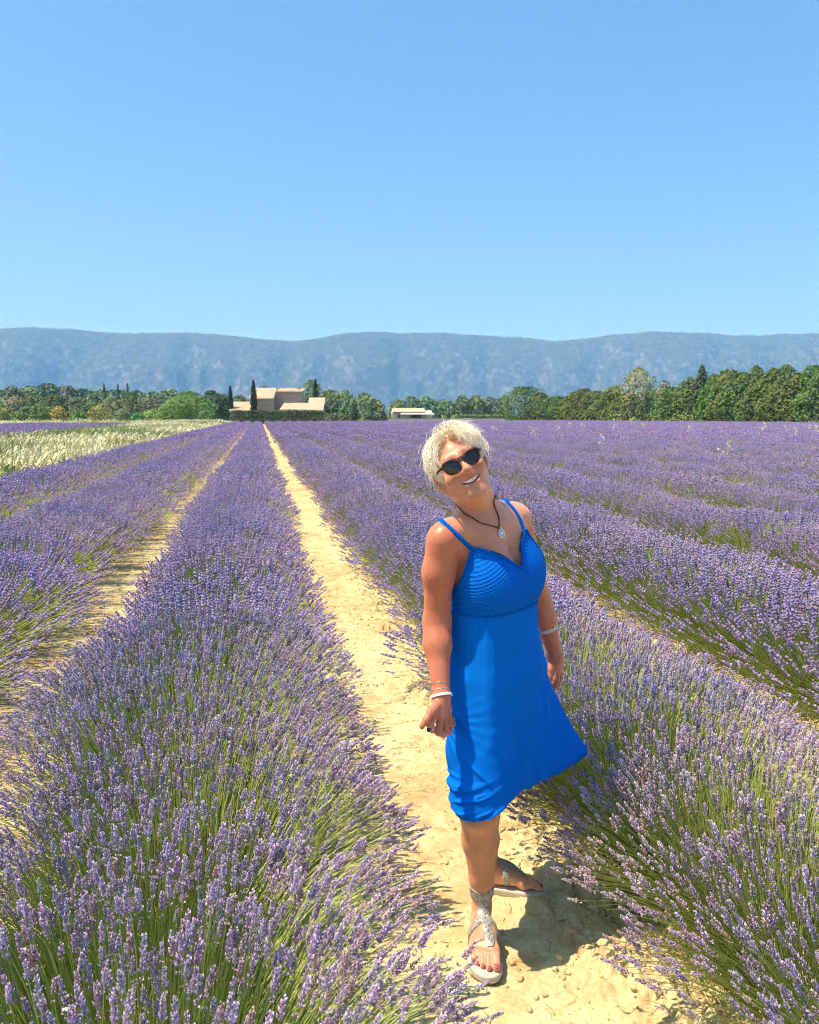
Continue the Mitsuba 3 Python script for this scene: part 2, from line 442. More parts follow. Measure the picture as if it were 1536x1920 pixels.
rise = t * t * (3 - 2 * t)
pos = np.stack([MX / 330, MY / 700, MX * 0], -1)
gully = 1 - np.abs(2 * meshkit.fbm(pos, 4, 8) - 1) * 1.9
fine = meshkit.fbm(np.stack([MX / 90, MY / 130, MX * 0], -1), 3, 13) - 0.5
cut = np.sin(np.pi * np.clip(rise, 0, 1))
MZ = ridge * rise - 210 * cut * np.clip(gully, 0, 1) ** 1.5 - 60 * cut + 70 * fine * cut
step = 100 * (np.clip((MZ - 230 + 120 * fine) / 60, 0, 1) - 0.5) * cut         # a band of cliffs
MZ = MZ + 0.45 * step
foot = 75 * np.exp(-((MY - 4650) / 260) ** 2) * meshkit.fbm(np.stack([MX / 420, MY / 420, MX * 0], -1), 3, 31)
MZ = np.maximum(MZ, foot) - 6
MZ[0], MZ[-1] = -30, -30
nm = len(mx)
i, j = np.meshgrid(np.arange(len(my) - 1), np.arange(nm - 1), indexing='ij')
q = (i * nm + j).ravel()
mf = np.vstack([np.stack([q, q + 1, q + nm + 1], 1), np.stack([q, q + nm + 1, q + nm], 1)])


def mountain_colour(p, n, uv):
    a = mikit.fbm(p.x / 48.0, p.y / 120.0, p.z / 85.0, 4)
    b = mikit.fbm(p.x / 22.0, p.y / 45.0, p.z / 30.0, 3)
    steep = mikit.smoothstep(0.86, 0.60, n.z)
    wood = mikit.mix((0.020, 0.032, 0.016), (0.085, 0.10, 0.05), b)
    rock = mikit.mix((0.06, 0.062, 0.058), (0.19, 0.185, 0.17), b)
    bare = mikit.smoothstep(0.57, 0.80, a * 0.66 + 0.20 * steep + 0.24 * b - 0.04)
    return mikit.mix(wood, rock, bare * mikit.smoothstep(30.0, 120.0, p.z) * mikit.smoothstep(640.0, 380.0, p.z))


scene['mountain_cover'] = {'type': 'twosided', 'a': {'type': 'diffuse', 'reflectance': mikit.proc(mountain_colour)}}
scene['mountains'] = mikit.ply((np.stack([MX.ravel(), MY.ravel(), MZ.ravel()], 1), mf), 'mountain_cover', smooth=True)
tag('mountains', 'long hazy blue ridge with pale cliffs behind the field', 'mountains', kind='structure')

# a low wooded rise on the left, between the field and the mountains
hx, hy = np.meshgrid(np.arange(-900, 520, 12.0), np.arange(318, 1500, 16.0))
hz = 9.0 * np.clip((hy - 330) / 120, 0, 1) * (0.4 + 0.9 * meshkit.fbm(np.stack([hx / 120, hy / 200, hx * 0], -1), 3, 3)) * np.clip((-60 - hx) / 130, 0, 1) ** 0.7 - 0.4
nh = hx.shape[1]
i, j = np.meshgrid(np.arange(hx.shape[0] - 1), np.arange(nh - 1), indexing='ij')
q = (i * nh + j).ravel()
diffuse('wood_floor', (0.05, 0.065, 0.03))
scene['hill'] = mikit.ply((np.stack([hx.ravel(), hy.ravel(), hz.ravel()], 1), np.vstack([np.stack([q, q + 1, q + nh + 1], 1), np.stack([q, q + nh + 1, q + nh], 1)])), 'wood_floor', smooth=True)
tag('hill', 'low wooded rise beyond the small left field', 'hill', kind='structure')

# ------------------------------------------------------------------ trees
vcol('leaf', 0.7, 0.25)
rough('bark', (0.12, 0.09, 0.065), 0.9, 0.2)
LEAF = (np.array([[-0.5, 0, 0.05], [0, -0.42, -0.08], [0.5, 0, 0.05], [0, 0.42, -0.08]]), np.array([[0, 1, 3], [1, 2, 3]]))


def crown(rg, h, w, shape, n, size, low=0.0):
    """Leaf clumps (v, f, tone) through the volume of a crown of height h and half width w."""
    c = []
    need = n
    seed = int(rg.integers(1000))
    while need > 0:
        m = need * 3 + 50
        t = low + (1 - low) * rg.random(m)
        a = rg.random(m) * 2 * np.pi
        s = (t - low) / (1 - low)
        if shape == 'round':
            prof = np.sqrt(np.clip(1 - (2 * s - 1) ** 2, 0, 1)) * (1.0 - 0.15 * s)
        elif shape == 'ground':
            prof = np.clip(1 - s ** 3.0, 0, 1) ** 0.55 * (0.86 + 0.25 * s)
        elif shape == 'cone':
            prof = np.clip(1 - s, 0, 1) ** 0.8 * np.clip(s * 9 + 0.3, 0, 1) + 0.04
        elif shape == 'spindle':
            prof = np.clip(np.sin(np.pi * (0.10 + 0.9 * s)), 0, 1) ** 0.7
        else:                                           # belt: a broad column, full to the ground, ragged top
            prof = np.clip(1 - s ** 5.0, 0, 1) ** 0.6 * (0.95 + 0.12 * np.sin(s * 5))
        d = np.stack([np.cos(a), np.sin(a), np.zeros(m)], 1)
        lob = meshkit.noise(np.stack([np.cos(a) * 1.9 + seed, np.sin(a) * 1.9, t * h / w * 1.2], 1)) - 0.5
        lob2 = meshkit.noise(np.stack([np.cos(a) * 4 + seed, np.sin(a) * 4, t * h / w * 2.6], 1)) - 0.5
        r = w * prof * np.clip(0.95 + (0.9 if shape not in ('cone', 'spindle') else 0.35) * lob + 0.45 * lob2, 0.15, 1.5)
        r = r * np.sqrt(rg.uniform(0.30, 1.0, m))
        p = d * r[:, None] + np.stack([t * 0, t * 0, t * h + lob2 * 0.12 * w], 1)
        if shape in ('ground', 'belt'):             # uneven top: shoots and dips
            p[:, 2] += (meshkit.noise(np.stack([p[:, 0] / w * 2.2 + seed, p[:, 1] / w * 2.2, t * 0], 1)) - 0.5) * 0.16 * h * s ** 2
        hole = meshkit.noise(p * (1.3 / max(w * 0.3, 0.35)) + seed)
        keep = (prof > 0.03) & ((hole > 0.30) | (rg.random(m) < 0.25))
        p, dd, hh = p[keep][:need], d[keep][:need], hole[keep][:need]
        c.append(np.hstack([p, dd, hh[:, None]]))
        need -= len(p)
    c = np.vstack(c)
    p, d, hole = c[:, :3], c[:, 3:6], c[:, 6]
    nrm = unit(d * 0.8 + np.array([0, 0, 0.55]) + rg.normal(0, 0.55, p.shape))
    ax, ay = frames(nrm)
    roll = rg.random(len(p)) * 6.28
    ax, ay = ax * np.cos(roll)[:, None] + ay * np.sin(roll)[:, None], ay * np.cos(roll)[:, None] - ax * np.sin(roll)[:, None]
    s = size * rg.uniform(0.6, 1.4, (len(p), 1))
    v, f = put(*LEAF, p, ax * s, ay * s, nrm * s)
    tone = (0.72 + 0.5 * hole) * rg.uniform(0.8, 1.2, len(p))
    return v, f, np.repeat(tone, 4)


def trunk(rg, h, r, spread):
    """A tapered trunk with limbs reaching into the crown."""
    k = 6
    z = np.linspace(-0.1, h * 0.8, k)
    main = np.stack([np.cumsum(rg.normal(0, r * 0.25, k)), np.cumsum(rg.normal(0, r * 0.25, k)), z], 1)
    ps, rs = [main], [np.linspace(r, r * 0.3, k)]
    for b in range(6):
        s = rg.uniform(0.25, 0.8)
        o = main[int(s * (k - 1))]
        a = rg.random() * 6.28
        e = o + np.array([math.cos(a) * spread * 0.7, math.sin(a) * spread * 0.7, h * 0.22])
        q_ = np.linspace(0, 1, k)[:, None]
        ps.append(o * (1 - q_) + e * q_ + np.array([0, 0, 0.06 * h]) * q_ * (1 - q_) * 2)
        rs.append(np.linspace(r * 0.5, r * 0.1, k))
    return tubes(np.array(ps), np.array(rs), 6)


# kind, x, y, height, half width
TREES = [
    ('far', -164.9, 330, 13.7, 5.1), ('far', -161.6, 338, 15.2, 5.2), ('far', -158.1, 346, 16.4, 5.3), ('far', -143.8, 330, 16.2, 5.1),
    ('far', -140.1, 338, 15.9, 5.2), ('far', -136.2, 346, 14.7, 5.3), ('far', -122.9, 330, 13.2, 5.1), ('far', -118.7, 338, 14.0, 5.2),
    ('far', -114.2, 346, 13.4, 5.3), ('far', -102.0, 330, 12.4, 5.1), ('far', -97.2, 338, 14.0, 5.2), ('far', -92.2, 346, 13.4, 5.3),
    ('conifer', -110.4, 300, 13.1, 1.2), ('conifer', -105.4, 300, 12.8, 1.2), ('conifer', -101.9, 300, 13.1, 1.3), ('mid', -112.3, 225, 7.3, 3.8),
    ('grey', -107.0, 225, 8.0, 3.5), ('mid', -102.1, 225, 9.0, 3.5), ('dark', -96.0, 225, 9.0, 2.9), ('mid', -90.6, 225, 7.6, 3.2),
    ('mid', -86.3, 225, 6.4, 2.6), ('grey', -81.2, 225, 7.6, 3.5), ('dark', -75.4, 225, 9.1, 3.2), ('mid', -70.3, 225, 7.6, 2.9),
    ('mid', -65.1, 225, 7.0, 2.6), ('yellow', -92.3, 188, 3.7, 1.3), ('bush', -88.4, 188, 3.0, 1.9), ('bush', -84.0, 188, 4.4, 2.4),
    ('yellow', -79.8, 188, 4.2, 1.7), ('bush', -75.5, 188, 3.0, 1.7), ('yellow', -70.5, 188, 4.2, 2.3), ('olive', -65.4, 188, 3.2, 1.7),
    ('bush', -61.8, 188, 2.5, 1.7), ('bush', -58.1, 188, 3.2, 2.4), ('yellow', -56.7, 188, 1.8, 1.2), ('biground', -48.7, 182, 6.9, 5.4),
    ('dark', -47.8, 200, 8.9, 3.1), ('dark', -46.1, 205, 8.1, 1.8), ('cypress', -36.3, 168, 7.6, 0.6), ('cypress', -31.2, 166, 8.7, 0.7),
    ('mid', -44.2, 215, 8.4, 2.2), ('mid', -37.0, 215, 9.5, 2.5), ('mid', -32.9, 215, 8.9, 2.5), ('pine', -23.1, 196, 10.9, 2.4),
    ('cypress2', -21.5, 190, 9.8, 1.1), ('mid', -19.3, 200, 8.3, 2.8), ('mid', -15.4, 200, 7.8, 3.1), ('mid', -11.1, 200, 7.3, 3.1),
    ('grey', -8.0, 200, 5.6, 2.1), ('bush', -9.8, 200, 4.5, 2.2), ('dark', -17.0, 200, 3.8, 2.6), ('bush', -6.7, 200, 3.1, 1.3),
    ('hedgebush', -15.5, 172, 2.4, 2.0), ('hedgebush', -13.5, 172, 2.1, 1.1), ('farmid', -4.4, 300, 7.6, 3.5), ('farmid', 0.8, 300, 8.9, 3.5),
    ('farmid', 6.2, 300, 9.3, 3.9), ('farmid', 12.4, 300, 8.0, 3.5), ('farmid', 14.9, 300, 6.8, 2.7), ('farmid', 19.3, 300, 8.8, 3.5),
    ('farmid', 24.1, 300, 9.3, 3.5), ('farmid', 29.3, 300, 9.3, 3.9), ('farmid', 34.3, 300, 8.9, 3.5), ('belt', 27.3, 196, 8.8, 3.4),
    ('belt', 30.5, 193, 6.7, 2.5), ('belt', 33.8, 190, 6.2, 2.7), ('belt', 36.7, 186, 7.2, 2.4), ('belt', 38.4, 183, 8.0, 2.0),
    ('belt', 41.4, 180, 7.2, 2.5), ('belt', 43.6, 177, 8.0, 2.3), ('sparse', 46.9, 170, 11.6, 3.6), ('belt', 45.6, 174, 6.5, 2.2),
    ('belt', 50.1, 168, 7.1, 2.4), ('grey2', 51.0, 166, 9.0, 1.7), ('belt', 52.5, 163, 7.6, 2.1), ('belt', 54.0, 160, 8.6, 2.1),
    ('pointed', 55.2, 157, 11.1, 1.6), ('belt', 56.5, 154, 8.9, 1.8), ('belt', 57.8, 151, 10.6, 1.9), ('belt', 59.5, 148, 10.0, 1.9),
    ('belt', 61.0, 146, 10.3, 1.9), ('belt', 62.5, 143, 9.8, 1.8), ('belt', 63.3, 140, 10.1, 2.0), ('belt', 64.5, 137, 9.2, 1.8),
    ('belt', 65.4, 134, 10.0, 1.9), ('belt', 66.6, 131, 9.4, 2.0), ('belt', 67.7, 128, 8.9, 2.0),
]
# shape, leaf clumps, clump size, leaf colour, crown starts at, name, category, label, group
KINDS = {
    'far': ('ground', 700, 1.25, (0.158, 0.235, 0.119), 0.0, 'tree', 'tree', 'hazy green tree on the far wooded rise, {} from the left edge', 'trees of the far wooded rise'),
    'conifer': ('cone', 500, 0.6, (0.105, 0.170, 0.105), 0.0, 'conifer', 'conifer', 'thin hazy conifer, {} of three above the left woods', 'thin conifers'),
    'mid': ('ground', 1500, 0.55, (0.196, 0.275, 0.119), 0.0, 'tree', 'tree', 'mid green leafy tree of the middle treeline, {} of its kind from the left', 'green trees of the middle treeline'),
    'grey': ('ground', 1300, 0.55, (0.262, 0.262, 0.178), 0.05, 'tree', 'tree', 'greyish sparse tree of the middle treeline, {} greyish one from the left', 'greyish trees of the middle treeline'),
    'dark': ('ground', 1700, 0.5, (0.105, 0.163, 0.068), 0.0, 'tree', 'tree', 'dark green dense tree of the middle treeline, {} dark one from the left', 'dark trees of the middle treeline'),
    'yellow': ('ground', 1100, 0.35, (0.372, 0.403, 0.093), 0.0, 'shrub', 'shrub', 'yellow green shrub at the edge of the left field, {} yellowish one from the left', 'yellow green shrubs'),
    'bush': ('ground', 1200, 0.38, (0.209, 0.313, 0.095), 0.0, 'shrub', 'shrub', 'fresh green bush below the treeline, {} green one from the left', 'green bushes'),
    'olive': ('ground', 1000, 0.35, (0.273, 0.324, 0.178), 0.0, 'olive_bush', 'shrub', 'round pale olive bush left of the big round tree', None),
    'biground': ('ground', 6500, 0.42, (0.126, 0.220, 0.062), 0.0, 'round_tree', 'tree', 'big round dense green tree left of the house, full to the ground', None),
    'cypress': ('spindle', 2600, 0.26, (0.034, 0.062, 0.031), 0.02, 'cypress', 'cypress', 'dark slim cypress, {} of the two at the left end of the house', 'slim cypresses at the house'),
    'cypress2': ('cone', 2200, 0.34, (0.034, 0.059, 0.031), 0.0, 'cypress', 'cypress', 'dark tapering cypress at the right end of the house', None),
    'pine': ('ground', 1900, 0.45, (0.178, 0.209, 0.136), 0.22, 'pine', 'pine', 'tall greyish pine rising behind the right end of the house', None),
    'hedgebush': ('ground', 1500, 0.28, (0.136, 0.198, 0.095), 0.0, 'shrub', 'shrub', 'clipped dark bush right of the house hedge, {} from the hedge', 'bushes beside the hedge'),
    'farmid': ('ground', 1100, 0.8, (0.170, 0.247, 0.119), 0.0, 'tree', 'tree', 'green tree behind the pale farm building, {} from the left', 'trees behind the farm building'),
    'belt': ('belt', 3400, 0.40, (0.121, 0.188, 0.054), 0.0, 'belt_tree', 'tree', 'dense green tree of the right tree belt, {} from its left end', 'trees of the right tree belt'),
    'sparse': ('ground', 2600, 0.42, (0.248, 0.256, 0.147), 0.06, 'sparse_tree', 'tree', 'tall sparse greyish tree standing out of the right tree belt', None),
    'grey2': ('ground', 1600, 0.42, (0.273, 0.293, 0.178), 0.05, 'grey_tree', 'tree', 'grey green tree right of the tall sparse tree in the belt', None),
    'pointed': ('spindle', 2400, 0.42, (0.116, 0.155, 0.078), 0.0, 'pointed_tree', 'tree', 'pointed grey green conifer rising out of the right tree belt', None),
}
count, tleaf = {}, 0
for kind, x, y, h, w in TREES:
    shape, n, size, col, low, name, cat, lab, grp = KINDS[kind]
    k = count.get(kind, 0)
    count[kind] = k + 1
    rg = np.random.default_rng(int(abs(x) * 131 + y * 17))
    key = thing(name, lab.format(ORD[k]), cat, grp)
    z0 = 0.0
    if kind in ('far', 'mid', 'dark', 'grey') and x < -40:
        h *= 0.90
    if kind == 'far':
        z0 = h * 0.35
        h = h * 0.65
    wide = {'belt': 1.75, 'ground': 1.2}.get(shape, 1.0)
    h = h * {'belt': 0.96, 'ground': 0.93}.get(shape, 1.0)
    v, f, tone = crown(rg, h, w * wide, shape, n, size, low)
    tint = np.array(col) * (1 + rg.normal(0, 0.10, 3)) * rg.uniform(0.85, 1.15)
    fresh = meshkit.noise(v * 0.9 + 7)[:, None] * np.array([0.35, 0.25, 0.0]) + 0.85
    at0 = np.array([x, y, z0])
    part(key, 'crown', (v + at0, f), 'leaf', color=tone[:, None] * tint * fresh)
    tv, tf = trunk(rg, h * 0.85, max(0.10, h * 0.018), w * 0.7)
    part(key, 'trunk', (tv + at0 - [0, 0, z0], tf) if kind != 'far' else (tv + at0, tf), 'bark', smooth=40)
    tleaf += len(f)
print('tree leaves', tleaf)


def leafy_box(rg, x0, x1, y0, y1, h, n, size):
    p = np.stack([rg.uniform(x0, x1, n), rg.uniform(y0, y1, n), rg.random(n) ** 0.75 * h], 1)
    face = rg.random(n)
    p[face < 0.45, 1] = y0 + rg.random((face < 0.45).sum()) ** 2 * 0.5
    top = h * (0.86 + 0.28 * meshkit.fbm(np.stack([p[:, 0] * 0.45, p[:, 1] * 0.6, p[:, 0] * 0], 1), 2, 4))
    on_top = face > 0.72
    p[:, 2] = np.where(on_top, top - rg.random(n) ** 2 * 0.3, np.minimum(p[:, 2], top))
    nrm = unit(np.array([0, -0.6, 0.6]) + rg.normal(0, 0.6, (n, 3)))
    ax, ay = frames(nrm)
    s = size * rg.uniform(0.6, 1.4, (n, 1))
    v, f = put(*LEAF, p, ax * s, ay * s, nrm * s)
    return v, f, np.repeat(rg.uniform(0.75, 1.25, n), 4)


rg = np.random.default_rng(77)
v, f, tone = leafy_box(rg, -34.4, -16.4, 158.6, 160.4, 2.55, 6500, 0.30)
hedge = thing('hedge', 'long dark clipped hedge in front of the house', 'hedge')
part(hedge, 'foliage', (v, f), 'leaf', color=tone[:, None] * np.array([0.095, 0.135, 0.055]))
hs = np.array([[x, 159.5 + rg.normal(0, 0.1), 0] for x in np.arange(-34, -16.5, 0.8)])
part(hedge, 'stems', tubes(np.stack([hs, hs + [0, 0, 0.9], hs + [0.05, 0, 1.9]], 1), np.array([[0.05, 0.04, 0.02]]), 5), 'bark')
v, f, tone = leafy_box(rg, 14.5, 39.0, 262, 292, 1.75, 5000, 0.55)
scene['vineyard'] = mikit.ply((v, f), 'leaf', color=tone[:, None] * np.array([0.22, 0.27, 0.07]))
tag('vineyard', 'bright yellow green strip of vines left of the tree belt', 'vines', kind='stuff')

# ------------------------------------------------------------------ house and farm building
def wall_colour(p, n, uv):
    a = mikit.fbm(p.x * 1.1, p.y * 1.1, p.z * 1.6, 4)
    return mikit.mix((0.25, 0.225, 0.185), (0.42, 0.375, 0.305), a)


def roof_colour(p, n, uv):
    a = mikit.fbm(p.x * 0.9, p.y * 0.9, p.z, 3)
    tile = mikit.cell_rand(p.x * 4.5, p.y * 2.8, 1.0)
    return mikit.mix((0.52, 0.385, 0.255), (0.66, 0.535, 0.39), 0.55 * a + 0.45 * tile)


scene['house_wall'] = {'type': 'twosided', 'a': {'type': 'diffuse', 'reflectance': mikit.proc(wall_colour)}}
scene['roof_tiles'] = {'type': 'twosided', 'a': {'type': 'diffuse', 'reflectance': mikit.proc(roof_colour)}}
rough('dark_opening', (0.03, 0.03, 0.035), 0.4, 0.5)
rough('pale_plaster', (0.50, 0.45, 0.37), 0.9, 0.2)


def box(x0, x1, y0, y1, z0, z1):
    return trimesh.creation.box(bounds=[[x0, y0, z0], [x1, y1, z1]])


def shed(x0, x1, y0, z0, y1, z1, d=0.16):
    """A sloping roof slab from the eave (y0, z0) up to (y1, z1), with rows of half-round tiles along the slope."""
    pts = np.array([[x, y, z + dz] for x in (x0, x1) for (y, z) in ((y0, z0), (y1, z1)) for dz in (0, d)])
    slab = trimesh.convex.convex_hull(pts)
    xs = np.arange(x0 + 0.12, x1 - 0.05, 0.24)
    n_ = len(xs)
    paths = np.stack([np.stack([xs, np.full(n_, y0 - 0.04), np.full(n_, z0 + d)], 1), np.stack([xs, np.full(n_, y1), np.full(n_, z1 + d)], 1)], 1)
    return merge((np.array(slab.vertices), np.array(slab.faces)), tubes(paths, np.full((1, 2), 0.075), 6))


def block(x0, x1, y0, y1, z_front, z_back):
    """Walls whose top follows a roof rising from front to back."""
    return trimesh.convex.convex_hull(np.array([[x, y, z] for x in (x0, x1) for (y, zt) in ((y0, z_front), (y1, z_back)) for z in (-0.2, zt)]))


house = thing('house', 'stone farmhouse with salmon tiled roofs behind the dark hedge', 'house')
part(house, 'wall', block(-32.1, -27.6, 168.3, 172.0, 5.05, 7.05), 'house_wall')
part(house, 'wall', block(-32.1, -27.6, 172.0, 175.6, 7.05, 5.05), 'house_wall')
part(house, 'wall', block(-27.59, -22.3, 171.0, 175.4, 6.40, 7.05), 'house_wall')
part(house, 'wall', block(-25.6, -20.55, 165.4, 170.98, 2.70, 4.0), 'house_wall')
part(house, 'wall', block(-20.54, -17.5, 165.2, 169.4, 2.62, 5.0), 'house_wall')
part(house, 'wall', block(-36.1, -32.12, 167.3, 171.0, 2.55, 4.2), 'house_wall')
r = part(house, 'roof', shed(-32.5, -27.5, 167.8, 4.95, 172.0, 7.13), 'roof_tiles')
part(house, 'roof', shed(-32.5, -27.5, 176.0, 4.95, 172.0, 7.13), 'roof_tiles')
part(house, 'roof', shed(-27.48, -22.0, 170.6, 6.42, 175.6, 7.20), 'roof_tiles')
part(house, 'roof', shed(-25.9, -20.5, 164.9, 2.66, 170.95, 4.08), 'roof_tiles')
part(house, 'roof', shed(-20.48, -17.2, 164.8, 2.58, 169.6, 5.10), 'roof_tiles')
part(house, 'roof', shed(-36.4, -32.1, 166.9, 2.50, 171.2, 4.30), 'roof_tiles')
ch = part(house, 'chimney', box(-23.4, -22.8, 173.6, 174.2, 6.9, 7.6), 'house_wall')
farm = thing('farm_building', 'low pale farm building with a beige roof beyond the field centre', 'building')
part(farm, 'wall', block(-6.2, 7.6, 281, 286, 2.3, 3.4), 'pale_plaster')
part(farm, 'roof', shed(-6.0, 5.2, 280.2, 2.7, 286.2, 4.0), 'roof_tiles')
part(farm, 'canopy', shed(-3.0, 8.3, 277.0, 1.9, 280.0, 2.3), 'pale_plaster')
part(farm, 'opening', box(0.6, 3.8, 280.7, 280.98, 0.2, 1.9), 'dark_opening')
part(farm, 'opening', box(-3.9, -2.8, 280.7, 280.98, 0.9, 1.9), 'dark_opening')
part(farm, 'post', box(-2.9, -2.7, 277.1, 277.3, 0, 1.95), 'pale_plaster')
part(farm, 'post', box(7.9, 8.1, 277.1, 277.3, 0, 1.95), 'pale_plaster')
low = thing('low_wall', 'long low pale stone wall at the far edge of the field', 'wall')
part(low, 'stonework', box(-18, 31, 255, 255.5, -0.1, 0.72), 'pale_plaster')
part(low, 'coping', box(-18.1, 31.1, 254.95, 255.55, 0.722, 0.80), 'house_wall')

# ------------------------------------------------------------------ dry grass
def tuft(seed, col, n, h, w, lean):
    rg = np.random.default_rng(seed)
    o = np.stack([rg.normal(0, w, n), rg.normal(0, w, n), np.zeros(n)], 1)
    d = unit(np.stack([rg.normal(0.15, lean, n), rg.normal(0, lean, n), np.ones(n)], 1))
    L = h * rg.uniform(0.55, 1.15, n)[:, None]
    t = np.linspace(0, 1, 3)[None, :, None]
    path = o[:, None] + d[:, None] * L[:, None] * t + np.array([0.16, -0.03, -0.16]) * h * t * t * rg.uniform(0.2, 1.6, (n, 1, 1))
    v, f = tubes(path, np.array([[0.0036, 0.0036, 0.0060]]) * 1.9, 3)
    c = np.repeat(np.array(col) * rg.uniform(0.75, 1.25, (n, 1)), 9, axis=0)
    return v, f, c


vcol('straw', 0.85, 0.2)
GRASS = [tuft(1, (0.72, 0.69, 0.45), 56, 0.56, 0.20, 0.42), tuft(2, (0.62, 0.62, 0.37), 56, 0.46, 0.22, 0.5), tuft(3, (0.33, 0.38, 0.15), 52, 0.50, 0.18, 0.32),
         tuft(4, (0.50, 0.43, 0.21), 60, 0.48, 0.24, 0.4)]
for w, (v, f, c) in enumerate(GRASS):
    scene[f'tuft_{w}'] = {'type': 'shapegroup', 'g': mikit.ply((v, f), 'straw', color=c)}
rg = np.random.default_rng(5)
k = 0
for _ in range(9000):
    u, v = rg.uniform(-13.4, -5.15), 8 + 122 * rg.random() ** 1.35
    if _ > 8200:
        u, v = rg.uniform(-70, -5.2), rg.uniform(122, 165)
    p = at(u, v)
    if not seen(p, 1.6):
        continue
    patch = float(meshkit.noise(np.array([u * 0.35, v * 0.12, 3.0]))) + rg.normal(0, 0.1)
    edge = -6.3 < u and v < 60
    w = 2 if patch > 0.585 else 3 if (patch > 0.545 or (edge and patch > 0.40 and v < 45)) else int(rg.integers(0, 2))
    if v < 22 and rg.random() < 0.25:
        continue
    k += 1
    s = rg.uniform(0.7, 1.35) * (1 + 0.004 * v)
    scene[f'dry_grass__{k:03d}'] = {'type': 'instance', 'to_world': T().translate(p.tolist()).rotate([0, 0, 1], rg.uniform(-50, 50)).scale([s * 1.2, s * 1.2, s * rg.uniform(0.8, 1.15)]), 'g': {'type': 'ref', 'id': f'tuft_{w}'}}
tag('dry_grass', 'tall pale dry grass with green weeds between the lavender fields', 'grass', kind='stuff')
print('grass', k)

# ------------------------------------------------------------------ pale weeds standing above the lavender, snails
WEEDS = [(5.44, 53.6), (12.2, 107.7), (10.2, 57.5), (12.5, 64.4), (16.0, 64.4), (25.6, 95.0), (19.8, 70.1), (16.5, 48.7), (24.6, 57.5), (26.2, 57.5), (20.4, 43.4), (29.0, 59.6), (25.7, 51.9),
         (9.1, 23.6), (6.5, 43.4), (7.1, 30.3), (13.6, 64.4)]
rough('pale_weed', (0.46, 0.50, 0.30), 0.8, 0.2)
rough('weed_head', (0.66, 0.66, 0.50), 0.9, 0.2)
for n, (x, y) in enumerate(sorted(WEEDS)):
    rg = np.random.default_rng(900 + n)
    key = thing('weed', f'pale dry weed rising above the lavender, {ORD[n]} from the left', 'weed', 'pale weeds in the lavender')
    h = rg.uniform(0.85, 1.05)
    g = 1 + y * 0.012
    stem = np.array([[x, y, 0], [x + 0.02, y, h * 0.5], [x + rg.normal(0, 0.06), y, h]])
    ps = [stem]
    for b in range(5):
        o = stem[1] * (1 - b / 5) + stem[2] * b / 5
        ps.append(np.stack([o, o + [rg.normal(0, 0.07), rg.normal(0, 0.07), 0.08], o + [rg.normal(0, 0.12), rg.normal(0, 0.12), 0.15]]))
    part(key, 'stem', tubes(np.array(ps), np.array([[0.006, 0.005, 0.004]]) * g, 5), 'pale_weed', smooth=True)
    heads = np.array([p_[2] for p_ in ps])
    o = np.repeat(heads, 9, 0) + rg.normal(0, 0.030, (54, 3))
    nrm = unit(rg.normal(0, 1, (54, 3)))
    ax, ay = frames(nrm)
    tag(part(key, 'seed_head', put(LEAF[0] * 0.035 * g, LEAF[1], o, ax, ay, nrm), 'weed_head'), kind='stuff')


def snail_shell(c, r):
    th = np.linspace(0, 5.2 * np.pi, 90)
    grow = np.exp(0.155 * (th - th[-1]))
    ctr = np.stack([np.cos(th) * grow * 0.62, np.sin(th) * grow * 0.62, (1 - grow) * 0.55], 1) * r
    v, f = tubes(ctr[None], (grow * 0.47 * r)[None], 14)
    return v + c, f


rough('shell', (0.78, 0.74, 0.66), 0.35, 0.5)
rough('snail_skin', (0.40, 0.34, 0.27), 0.5, 0.5)
for c, r_, lab in (((-0.655, 1.448, 0.52), 0.0085, 'small white snail on a lavender spike near the bottom left corner'), ((-0.724, 2.89, 0.51), 0.009, 'small white snail on the lavender, the farther one')):
    key = thing('snail', lab, 'snail')
    part(key, 'shell', snail_shell(np.array(c), r_), 'shell', smooth=True)
    b = trimesh.creation.icosphere(subdivisions=2, radius=1)
    part(key, 'body', (np.array(b.vertices) * [r_ * 0.95, r_ * 0.35, r_ * 0.25] + np.array(c) - [r_ * 0.4, 0, r_ * 0.75], np.array(b.faces)), 'snail_skin', smooth=True)

